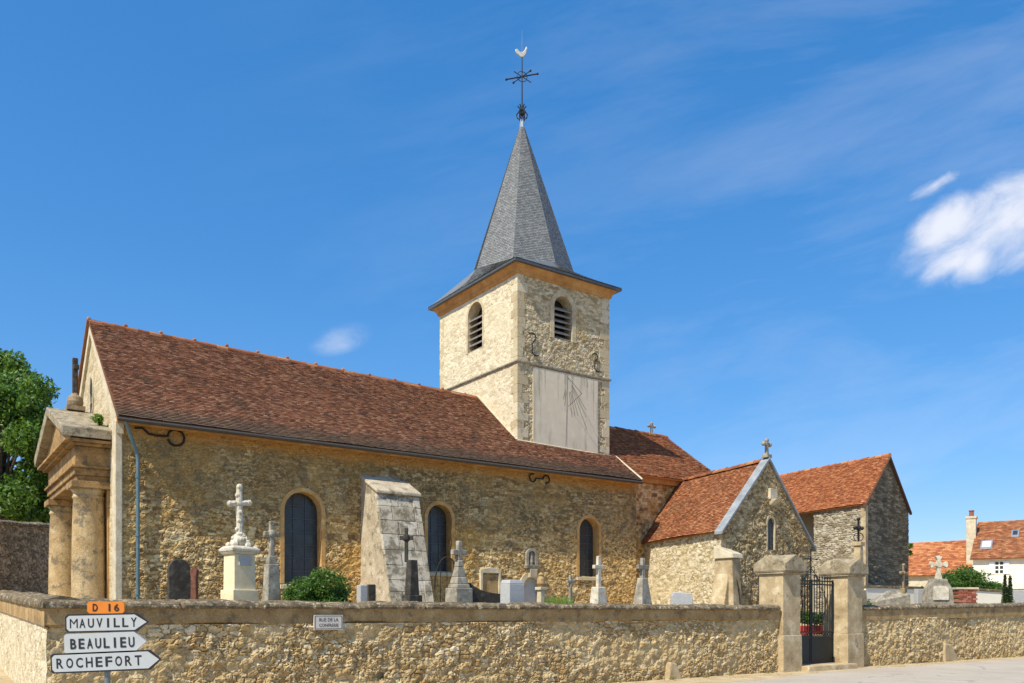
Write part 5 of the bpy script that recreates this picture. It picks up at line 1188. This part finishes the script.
# roof lights: one wide bright, one small square
sr = (HR-HE+.2)/4.35
def roofp(x, d, lift): return hv(x, d, HE-.2+(d+.35)*sr+lift)
for (px0, px1, d0, d1) in ((986, 998, .75, 1.65), (1010, 1018, 2.1, 2.8)):
    x0, x1 = on_h(px0), on_h(px1)
    sh = -.45 if px0 < 1000 else -.1
    x0 += sh; x1 += sh
    m = MB(); m.hexa([roofp(x0, d0, .0), roofp(x1, d0, .0), roofp(x1, d1, .0), roofp(x0, d1, .0), roofp(x0, d0, .12), roofp(x1, d0, .12), roofp(x1, d1, .12), roofp(x0, d1, .12)]); k3 = m.build('roof_window', M['zinc'], hs_)
    m = MB(); i_ = .09; m.add([roofp(x0+i_, d0+i_, .124), roofp(x1-i_, d0+i_, .124), roofp(x1-i_, d1-i_, .124), roofp(x0+i_, d1-i_, .124)], [(0, 1, 2, 3)]); m.build('roof_pane', plain('roof_glass', (.55, .62, .70), .08, b=0) if px0 < 1000 else M['glass'], k3)
oa, ob_ = W(905, 64), W(969, 61.5); ou = nrmz(ob_-oa); od = np.array([-ou[1], ou[0]]); ol = np.linalg.norm(ob_-oa)
oh = thing('outbuilding', 'long low barn with bright orange tiled roof between the dark gable and the cream house', 'building', (*((oa+ob_)/2), .5))
def ov(x, d, z): q = oa+ou*x+od*d; return (q[0], q[1], z)
oe, orz = Z(574, 62.5), Z(541.5, 65.5)
m = MB(); m.add([ov(0, 0, 0), ov(ol, 0, 0), ov(ol, 6, 0), ov(0, 6, 0), ov(0, 0, oe), ov(ol, 0, oe), ov(ol, 6, oe), ov(0, 6, oe), ov(0, 3, orz-.1), ov(ol, 3, orz-.1)], [(0, 1, 5, 4), (1, 2, 6, 9, 5), (2, 3, 7, 6), (3, 0, 4, 8, 7)]); m.build('wall', M['pale'], oh)
orf = tiles('roof', M['tile_orange'], oh, ov(-.2, -.3, oe-.1), ov(ol+.1, -.3, oe-.1), ov(ol+.1, 3, orz), ov(-.2, 3, orz), k=12, tw=.28, ex=.2, sag=.05)
tiles('roof', M['tile_orange'], oh, ov(ol, 6.3, oe-.1), ov(0, 6.3, oe-.1), ov(0, 3, orz-.02), ov(ol, 3, orz-.02), k=13, tw=.5, ex=.4)

# ================================================================== graves
GI = GROUND_IN
def zpix(py, D): return Z(py, D)
def gthing(name, label, cat, px, D, group='gravestones and crosses'): q = W(px, D); return thing(name, label, cat, (q[0], q[1], GI), group), q
RA = math.atan2(R[1], R[0])
def stack(mb, q, specs, rz=RA+.12):
    """specs: (width, depth, z0, z1, taper)"""
    for wd_, dp, z0, z1, tp in specs: mb.box((q[0], q[1], z0), (wd_, dp, z1-z0), rz, taper=tp)
ppm = lambda D: F/D
# 1 great white cross
D = 17.8; t, q = gthing('stone_cross', 'tall rustic white stone cross on a rocky mound and cream pedestal with blue plaque', 'cross', 239.5, D)
m = MB(); k = 1/ppm(D)
stack(m, q, [(.58, .54, GI, zpix(590, D), 1), (.49, .46, zpix(590, D), zpix(555, D), .97)], RA+.2); ped = m.build('pedestal', M['cream'], t, bevel=.01)
m = MB(); stack(m, q, [(.54, .50, zpix(555, D), zpix(552, D), 1.15), (.64, .60, zpix(552, D), zpix(549, D), 1), (.62, .58, zpix(549, D)+.001, zpix(546.5, D), .8)], RA+.2); m.build('pedestal_cap', M['white'], ped, bevel=.015)
r_ = np.random.RandomState(4); m = MB()
for i in range(26):
    a = r_.rand()*6.28; rr = .20*(1-i/34); zz = zpix(546, D)+.28*i/26; m.ball((q[0]+rr*math.cos(a), q[1]+rr*math.sin(a), zz), .09*(1-i/60), 6, (1, 1, .8))
m.ball((q[0], q[1], zpix(542, D)), .17, 8); m.build('rock_mound', M['white'], t)
m = MB(); u = Vector((R[0], R[1], 0)); c_ = Vector((q[0], q[1], 0))
zz0, zz1 = zpix(538, D), zpix(487, D)
m.tube([c_+Vector((0, 0, zz0-.1)), c_+Vector((.01, 0, zz0+.3)), c_+Vector((-.01, 0, zz0+.65)), c_+Vector((0, 0, zz1))], [.085, .07, .075, .06], 9)
za = zpix(503, D); m.tube([c_-u*.2+Vector((0, 0, za-.03)), c_+Vector((0, 0, za)), c_+u*.2+Vector((0, 0, za+.02))], [.06, .065, .06], 8)
for p_ in (c_-u*.2+Vector((0, 0, za-.03)), c_+u*.2+Vector((0, 0, za+.02)), c_+Vector((0, 0, zz1))): m.ball(p_, .07, 7)
for zz in np.linspace(zz0, zz1, 7): m.ball(c_+Vector((.03*math.sin(zz*9), -.04, zz)), .055, 6)
m.build('cross', M['white'], t)
m = MB(); fn = Vector((math.sin(RA+.2), -math.cos(RA+.2), 0)); p_ = c_+fn*.236
m.box((p_.x, p_.y, zpix(566, D)), (.28, .03, .2), RA+.2); m.build('plaque', M['bluegrey'], ped, bevel=.005)
# 2 grey obelisk cross
D = 17.5; t, q = gthing('tomb_cross', 'narrow grey lichened stone cross on a tapering base beside the round shrub', 'cross', 271.5, D)
m = MB(); stack(m, q, [(.36, .32, GI, zpix(564, D), .66)]); m.build('base', M['grey'], t, bevel=.02)
m = MB(); stack(m, q, [(.11, .10, zpix(564, D), zpix(521, D), .85), (.34, .09, zpix(536.5, D), zpix(531.5, D), 1), (.2, .16, zpix(564, D), zpix(556, D), .8)])
m.ball((q[0], q[1], zpix(534, D)), .10, 8); m.build('cross', M['grey'], t, bevel=.02)
# shrub
D = 17.2; q = W(315, D); t = thing('round_shrub', 'dense dark green clipped shrub under the first arched window', 'shrub', (q[0], q[1], GI))
r_ = np.random.RandomState(3); m = MB()
for i in range(60):
    a, b, c_ = r_.rand(3); leaves(m, (q[0]-.58+1.2*a, q[1]-.35+.7*b, GI+.22+.98*c_*(1-.10*abs(2*a-1)**2)), .22, .2, .2, 330, .032, r_, .8)
m.build('foliage', M['leaf_box'], t)
m = MB(); m.tube([(q[0], q[1], GI-.02), (q[0], q[1], GI+.4)], .05, 6); m.build('stem', M['bark'], t)
# small post pair by the buttress
D = 18.6; t, q = gthing('gravestone', 'small pale upright stone beside a black pillar at the foot of the raking buttress', 'gravestone', 363, D)
m = MB(); m.box((q[0], q[1], GI), (.22, .2, zpix(585, D)-GI), RA); m.build('slab', M['bluegrey'], t, bevel=.015)
m = MB(); q2 = W(371, D); m.box((q2[0], q2[1], GI), (.17, .14, zpix(584.5, D)-GI), RA); m.build('black_pillar', M['dark'], t, bevel=.01)
# black cross in front of the buttress
D = 18.2; t, q = gthing('iron_cross', 'black cross on a tapering black plinth in front of the raking buttress', 'cross', 412, D)
m = MB(); stack(m, q, [(.34, .3, GI, zpix(595, D), 1), (.24, .22, zpix(595, D), zpix(560, D), .75)]); m.build('plinth', M['dark'], t, bevel=.015)
m = MB(); q2 = W(403.5, D); stack(m, (q[0]-.12, q[1]), [(.08, .08, zpix(562, D), zpix(528, D), .9), (.30, .07, zpix(540, D), zpix(536, D), 1)], 0); m.ball((q[0]-.12, q[1], zpix(538, D)), .09, 8); m.build('cross', M['dark'], t, bevel=.01)
# large stepped monument
D = 19.5; t, q = gthing('stepped_monument', 'large grey stone cross on a stepped pyramid with concave dark side walls', 'monument', 459, D)
m = MB(); stack(m, q, [(.50, .44, GI, zpix(588, D), .96), (.40, .36, zpix(588, D), zpix(584, D), .9), (.34, .3, zpix(584, D)+.001, zpix(577, D), .8), (.26, .22, zpix(577, D), zpix(567, D), .7), (.17, .16, zpix(567, D), zpix(560, D), .8)]); m.build('stepped_base', M['grey'], t, bevel=.02)
m = MB(); stack(m, q, [(.12, .12, zpix(560, D), zpix(541, D), .95), (.42, .11, zpix(555, D), zpix(550, D), 1)]); m.build('cross', M['grey'], t, bevel=.015)
m = MB(); pr = []
x_ = np.linspace(.3, 1.45, 9); zc_ = zpix(594, D)+.26*np.exp(-(x_-.3)*3.2)
poly = [(q[0]+R[0]*a+L[0]*-.02, q[1]+R[1]*a+L[1]*-.02, z) for a, z in zip(x_, zc_)]; poly += [(q[0]+R[0]*1.45, q[1]+R[1]*1.45, GI), (q[0]+R[0]*.3, q[1]+R[1]*.3, GI)]
m.prism(poly, (L[0]*.3, L[1]*.3, 0)); m.build('curved_side', M['dark'], t)
# iron arch before the second window
m = MB(); q2 = W(447, 21.5); m.tube([(q2[0]+.32*math.cos(a), q2[1], zpix(590, 21.5)+.85*math.sin(a)) for a in np.linspace(math.pi, 0, 12)], .018, 6); 
for dx in (-.16, 0, .16): m.tube([(q2[0]+dx, q2[1], GI), (q2[0]+dx, q2[1], zpix(590, 21.5)+.75)], .009, 5)
tag(recentre(m.build('iron_grave_arch', M['iron'])), 'thin arched iron grave railing in front of the second arched window', 'railing')
# pale block
D = 18.6; t, q = gthing('block_tomb', 'pale blue-grey cubic tomb block with chamfered top, right of the dark curved tomb wall', 'tomb', 512, D)
m = MB(); stack(m, q, [(.40, .34, GI, zpix(584, D), 1), (.40, .34, zpix(584, D), zpix(580, D), .86)], RA+.05); m.build('block', M['bluegrey'], t, bevel=.012)
m = MB(); q2 = (q[0]+.34, q[1]-.05); m.lathe((q2[0], q2[1], GI), [(.06, 0), (.04, .3), (.06, .42), (.07, .5), (.04, .56)], 10); m.build('urn', M['dark'], t)
# little stone pillar with brown urn
D = 20.5; t, q = gthing('urn_pillar', 'thin stone pillar topped with a brown urn beside the pale arched door', 'gravestone', 541, D)
m = MB(); stack(m, q, [(.14, .14, GI, zpix(590, D), .95), (.22, .2, zpix(590, D), zpix(587, D), 1)]); m.build('shaft', M['pale'], t, bevel=.01)
m = MB(); m.lathe((q[0], q[1], zpix(587, D)), [(.06, 0), (.11, .08), (.09, .2), (.05, .26), (.07, .3), (.01, .36)], 10); m.build('urn', M['render'], t)
# grasses
D = 18.8; r_ = np.random.RandomState(9); m = MB()
for i in range(900):
    px = 545+28*r_.rand(); q = W(px, D+.8*(r_.rand()-.5)); h = .42+.45*r_.rand(); a = r_.rand()*6.28; b = .12*r_.rand(); w_ = .007+.005*r_.rand(); x, y = q
    m.add([(x-w_, y, GI), (x+w_, y, GI), (x+w_*.7+b*.5*math.cos(a), y+b*.5*math.sin(a), GI+h*.6), (x+b*math.cos(a), y+b*math.sin(a), GI+h)], [(0, 1, 2, 3)])
tag(recentre(m.build('grass', M['grass'])), 'bright green tuft of tall grass behind the coping', 'grass', kind='stuff')
def cross_grave(px, D, top, arm, basetop, aw, t_, bw, mat, label, flare=.85, bd=None, rz=RA+.12, tre=False, bt=.72):
    t, q = gthing('stone_cross', label, 'cross', px, D); m = MB()
    stack(m, q, [(bw, bd or bw*.8, GI, zpix(basetop, D), bt)], rz); m.build('base', mat, t, bevel=.02)
    m = MB(); stack(m, q, [(t_, t_*.8, zpix(basetop, D), zpix(top, D), flare), (aw, t_*.78, zpix(arm, D)-t_*.42, zpix(arm, D)+t_*.42, 1)], rz)
    if tre:
        for s_ in (-1, 1): m.ball((q[0]+math.cos(rz)*s_*aw/2, q[1]+math.sin(rz)*s_*aw/2, zpix(arm, D)), t_*.7, 8)
        m.ball((q[0], q[1], zpix(top, D)), t_*.7, 8); m.ball((q[0], q[1], zpix(arm, D)), t_*.9, 8)
    m.build('cross', mat, t, bevel=.012); return t
cross_grave(570.5, 21, 575, 581.5, 600, .27, .09, .2, M['grey'], 'small dark stone cross just right of the bright grass tuft')
cross_grave(598.5, 20.5, 556, 567, 587, .36, .11, .46, M['white'], 'white stone cross on a wide white base below the third arched window', bt=.62)
cross_grave(642.5, 21, 558, 567, 578, .40, .12, .24, M['grey'], 'grey stone cross on a long flared base at the corner of nave and chapel', bt=.9)
q = W(642.5, 21); t = [o for o in C.objects if o.name.startswith('stone_cross') and o.parent is None][-1]
m = MB(); stack(m, q, [(.60, .44, GI, zpix(578, 21)-.001, .36)], RA+.12); m.build('flared_foot', M['grey'], t, bevel=.02)
D = 22.5; t, q = gthing('low_slab', 'low pale lilac headstone with rounded shoulders below the chapel wall', 'gravestone', 682, D)
m = MB(); m.prism([(q[0]+a, q[1], b) for a, b in ((-.28, GI), (.29, GI), (.29, zpix(597, D)), (.24, zpix(593, D)), (-.22, zpix(592, D)), (-.28, zpix(596, D)))], (.0, .16, 0)); m.build('slab', M['bluegrey'], t, bevel=.02)
# dark things under the blind arch on the far left
D = 19.2; t, q = gthing('arched_headstone', 'tall black round-topped headstone near the blue downpipe', 'gravestone', 180, D)
m = MB(); m.prism([(q[0]+a*R[0], q[1]+a*R[1], b) for a, b in arch_pts(0, GI, .24, zpix(559, D)-.24)], (L[0]*.16, L[1]*.16, 0)); m.build('slab', M['dark'], t, bevel=.012)
m = MB(); m.box((q[0]+.03, q[1]+.06, GI), (.62, .34, .10), RA); m.build('footing', M['grey'], t, bevel=.01)
D = 18.6; t, q = gthing('rusty_cross', 'rusty brown iron grave marker leaning beside the dark arch near the downpipe', 'grave marker', 193, D)
m = MB(); m.prism([(q[0]+a, q[1], b) for a, b in ((-.08, GI), (.07, GI), (.06, zpix(578, D)), (.08, zpix(570, D)), (0, zpix(566, D)), (-.08, zpix(571, D)), (-.05, zpix(578, D)))], (.03, .08, 0)); m.build('marker', plain('rust', (.16, .065, .04), .9, var=.4), t, bevel=.01)
D = 17.6; t, q = gthing('small_statue', 'tiny pinkish stone figure between the rusty marker and the dark curved slab', 'statue', 204, D)
m = MB(); m.lathe((q[0], q[1], GI), [(.10, 0), (.09, .15), (.07, .3), (.08, .38), (.04, .44), (.055, .5), (.01, .56)], 10); m.build('figure', dressed('pink_stone', (.40, .24, .16), (.55, .36, .26), None), t)
D = 17.9; t, q = gthing('curved_slab', 'dark quarter-round slate slab left of the tall white cross', 'gravestone', 212, D)
m = MB(); m.prism([(q[0]-.12+.32*(1-math.cos(a)) if False else q[0]-.12+.34*math.sin(a), q[1], GI+.42*math.cos(a)) for a in np.linspace(0, math.pi/2, 9)]+[(q[0]-.12, q[1], GI)], (0, .12, 0)); m.build('slab', M['dark'], t)
# stone shaft with iron cross behind the right pillar
D = 27; t, q = gthing('calvary', 'tall stone shaft carrying a small dark iron cross behind the right gate pillar', 'cross', 858.5, D)
m = MB(); stack(m, q, [(.42, .4, GI, zpix(590, D), .9), (.26, .26, zpix(590, D), zpix(546, D), .8), (.3, .3, zpix(546, D), zpix(542, D), 1)]); m.build('shaft', M['pillar'], t, bevel=.015)
m = MB(); stack(m, q, [(.05, .05, zpix(542, D), zpix(519, D), 1), (.42, .05, zpix(529, D), zpix(527, D), 1)])
for s_ in (-1, 1):
    m.ball((q[0]+s_*.2*R[0], q[1]+s_*.2*R[1], zpix(528, D)), .06, 6); m.tube([(q[0]+s_*(.05+.1*math.sin(a)), q[1], zpix(537, D)+.12*math.cos(a)) for a in np.linspace(0, 3, 7)], .015, 5)
m.ball((q[0], q[1], zpix(519, D)), .06, 6); m.ball((q[0], q[1], zpix(528, D)), .09, 7); m.build('iron_cross', M['iron'], t)
# right side graves
cross_grave(903.5, 30, 565, 573, 588, .46, .09, .30, M['grey2'], 'brown stone cross standing before the dark gable wall', tre=True)
D = 29.5; t, q = gthing('ridge_tomb', 'low grey ridged tomb slab in front of the brown cross', 'tomb', 896, D)
za, zb = zpix(600, D), zpix(590, D); m = MB(); a, b = (q[0]-.7, q[1]), (q[0]+.65, q[1]+.3)
m.add([(a[0], a[1], GI), (b[0], b[1], GI), (b[0], b[1]+.7, GI), (a[0], a[1]+.7, GI), (a[0], a[1], za-.05), (b[0], b[1], za+.2), (b[0], b[1]+.7, za+.2), (a[0], a[1]+.7, za-.05), (q[0]-.1, q[1]+.4, zb), (b[0]-.1, b[1]+.35, zb)],
      [(0, 1, 5, 4), (1, 2, 6, 9, 5), (2, 3, 7, 6), (3, 0, 4, 7), (4, 5, 9, 8), (6, 7, 8, 9), (4, 8, 7)]); m.build('slab', M['grey'], t, bevel=.02)
D = 29; t, q = gthing('ornate_cross', 'ornate white cross with flared arms on a curved pedestal with a white plaque', 'cross', 938.5, D)
m = MB(); 
pts = [(-.48, GI), (.48, GI), (.45, zpix(597, D)), (.40, zpix(588, D)), (.26, zpix(582, D)), (.24, zpix(579, D)), (-.24, zpix(579, D)), (-.26, zpix(582, D)), (-.40, zpix(588, D)), (-.45, zpix(597, D))]
m.prism([(q[0]+a, q[1]-.15, b) for a, b in pts], (0, .4, 0)); ped = m.build('pedestal', M['grey'], t, bevel=.02)
m = MB(); m.prism([(q[0]+a, q[1]-.19, b) for a, b in ((-.26, zpix(600, D)), (.26, zpix(600, D)), (.26, zpix(588, D)), (.18, zpix(586, D)), (-.18, zpix(586, D)), (-.26, zpix(588, D)))], (0, .035, 0)); m.build('plaque', M['white'], ped)
m = MB(); ca = zpix(564.5, D)
for an in (0, 90, 180, 270):
    a = rad(an); dx, dz = math.cos(a), math.sin(a); ln = .27 if an != 270 else .48; nx, nz_ = -dz, dx
    m.prism([(q[0]+dx*l*1.0+nx*w__, q[1]-.05, ca+dz*l+nz_*w__) for l, w__ in ((.03, -.05), (ln*.6, -.05), (ln, -.11), (ln+.04, 0), (ln, .11), (ln*.6, .05), (.03, .05))], (0, .12, 0))
m.prism([(q[0]+.10*math.cos(a), q[1]-.07, ca+.10*math.sin(a)) for a in np.linspace(0, 2*math.pi, 13)[:-1]], (0, .15, 0)); m.build('cross', M['white'], t)
D = 29.8; t, q = gthing('pale_slab', 'pale blue-grey upright slab left of the ornate white cross', 'gravestone', 921, D)
m = MB(); m.box((q[0], q[1], GI), (.42, .2, zpix(589, D)-GI), .2); m.build('slab', M['bluegrey'], t, bevel=.015)
D = 30; q = W(964.5, D); t = thing('brick_block', 'reddish brick block with stone top right of the ornate white cross', 'masonry block', (q[0], q[1], GI))
m = MB(); rr = random.Random(2); bwid = .68
for j in range(17):
    for i in range(4):
        z = GI+.05+j*.075; 
        if z > zpix(589.5, D)-.03: continue
        m.box((q[0]-.34+.17*(i+.5)+(.05 if j % 2 else 0), q[1]+rr.uniform(-.004, .004), z), (.155, .3, .065), 0)
m.build('bricks', island('brick', [(.1, (.20, .06, .04)), (.6, (.34, .11, .07)), (1, (.48, .26, .18))]), t)
m = MB(); m.box((q[0]+.02, q[1]+.01, GI), (.66, .27, zpix(590, D)-GI), 0); m.build('core', M['render'], t); m = MB(); m.box((q[0]+.02, q[1], zpix(589.5, D)), (.80, .36, .07), 0); m.build('top_slab', M['pale'], t, bevel=.01)
D = 33; q = W(1007.5, D); t = thing('dwarf_conifer', 'small dark pointed conifer with two tips near the right edge', 'conifer', (q[0], q[1], GI))
m = MB(); r_ = np.random.RandomState(6)
for dx, h in ((-.10, zpix(577, D)), (.10, zpix(578.5, D)), (.0, zpix(590, D))):
    for i in range(8):
        z = GI+.2+(h-GI-.25)*i/7; rr = .20*(1-i/8.5)+.02; leaves(m, (q[0]+dx, q[1], z), rr, rr, .2, 420, .03, r_, .9)
m.build('foliage', M['leaf_dark'], t); m = MB(); m.tube([(q[0], q[1], GI), (q[0], q[1], GI+.5)], .04, 6); m.build('trunk', M['bark'], t)
D = 34; t, q = gthing('pale_slab', 'pale grey-green headstone at the right edge of the picture', 'gravestone', 1020, D)
m = MB(); m.box((q[0], q[1], GI), (.62, .2, zpix(590, D)-GI), 0); m.build('slab', M['bluegrey'], t, bevel=.02)
# bush on the right
q = W(962, 42); t = thing('leafy_bush', 'broad green bush between the graves and the far orange roof', 'bush', (q[0], q[1], 1.4))
for i, (px, py, rx, rz) in enumerate(((948, 579, .9, .9), (966, 573, 1.3, 1.15), (986, 582, 1.2, .75), (958, 584, 1.4, .8), (999, 586, .8, .5))):
    w_ = W(px, 42+i*.3)
    bush(t, 'foliage', (w_[0], w_[1], zpix(py+4, 42)-.3), rx*.9, .9, rz*.9, 4200, .075, M['leaf_box'], 20+i, 18, .6)
m = MB(); m.tube([(q[0], q[1], 1.3), (q[0]+.1, q[1], 2.6)], .08, 6); m.build('stem', M['bark'], t)
D = 33; r_ = np.random.RandomState(12); q = W(873, 30); t = thing('low_plant', 'low green plant at the foot of the quoined corner right of the gate', 'plant', (q[0], q[1], GI)); bush(t, 'foliage', (q[0], q[1], GI+.50), .38, .3, .42, 900, .05, M['leaf_box'], 33, 8)
q = W(921, 34); t = thing('low_plant', 'green plant between the dark gable and the ornate cross', 'plant', (q[0], q[1], GI)); bush(t, 'foliage', (q[0], q[1], GI+.8), .5, .4, .8, 1500, .06, M['leaf_box'], 34, 8)

# ================================================================== grey wall and trees on the left
wa, wb = W(-60, 22.0), W(62, 30.5)
dw = thing('field_wall', 'shaded grey drystone wall with flat coping left of the portico', 'wall', (*((wa+wb)/2), .8))
uw = nrmz(wb-wa); lw = np.linalg.norm(wb-wa); nw = np.array([uw[1], -uw[0]])
ztw = lambda x: Z(516, 22)+(Z(525, 30.5)-Z(516, 22))*x/lw
m = MB(); relief(m, wa, uw, nw, lw, .2, lambda x: ztw(x)-.12, .26, .085, .04, .035, 91, rough=.4)
m.add([(*(wa-nw*.4), .2), (*(wb-nw*.4), .2), (*(wb-nw*.4), float(ztw(lw))-.1), (*(wa-nw*.4), float(ztw(0))-.1)], [(0, 1, 2, 3)])
m.build('rubble_face', M['drywall'], dw)
coping('coping', dw, wa, uw, nw, lw, lambda X: ztw(X)-.13, .42, .12, k=25, over=.06, joint=.8)
tree('large leafy green tree rising behind the grey wall, nearest the portico', (-20.6, 34, .6), 9, (0, 0, 7.4, 3.6, 3.0, 3.8), M['leaf'], 1, n=64000, size=.095, clumps=80, group='trees behind the grey wall')
tree('tree at the left edge of the picture, its sparse top twigs highest against the sky', (-23.0, 37, .6), 10, (.6, 0, 10.2, 2.0, 2.0, 3.3), M['leaf'], 2, n=16000, size=.10, clumps=34, group='trees behind the grey wall')
tree('smaller darker tree between the leafy tree and the church gable', (-20.4, 40, .8), 8, (.0, 0, 7.3, 1.5, 1.6, 2.9), M['leaf_dark'], 5, n=14000, size=.10, clumps=40, group='trees behind the grey wall')
tree('green tree top just showing behind the dark gable wall', (23.9, 52, 1), 6, (0, 0, 4.3, 1.0, 1.0, 1.0), M['leaf'], 6, n=5000, size=.08, clumps=22, trunk_r=.12)

# dry tufts and small stones along the foot of the wall
r_ = np.random.RandomState(21); m = MB()
for i in range(46):
    s_ = r_.uniform(2, 34); o_ = -.10-.08*r_.rand()
    if sg-.3 < s_ < sg4+.3: continue
    x, y, _ = wl(s_, o_, 0); k = r_.rand()*.6+.4
    for j in range(16):
        a = r_.rand()*6.28; b = .10*k*r_.rand(); h = .16*k*(.4+.6*r_.rand()); xx, yy = x+.10*(r_.rand()-.5), y+.06*(r_.rand()-.5); w_ = .006
        m.add([(xx-w_, yy, 0), (xx+w_, yy, 0), (xx+w_*.6+b*.5*math.cos(a), yy+b*.5*math.sin(a), h*.6), (xx+b*math.cos(a), yy+b*math.sin(a), h)], [(0, 1, 2, 3)])
M['dry'] = leafy('dry_grass_blades', [(.1, (.16, .15, .05)), (.5, (.28, .24, .09)), (1, (.40, .34, .16))])
tag(recentre(m.build('grass', M['dry'])), 'sparse dry grass tufts along the foot of the roadside wall', 'grass', kind='stuff')
m = MB()
for i in range(420):
    s_ = r_.uniform(1, 36); o_ = -.12-abs(r_.normal())*.35; x, y, _ = wl(s_, o_, 0); q = .008+.018*r_.rand()**2; m.ball((x, y, .004+q*.3), q, 5, (1.3, 1, .6))
tag(recentre(m.build('gravel', M['sand'])), 'loose gravel scattered on the sandy verge', 'gravel', kind='stuff')
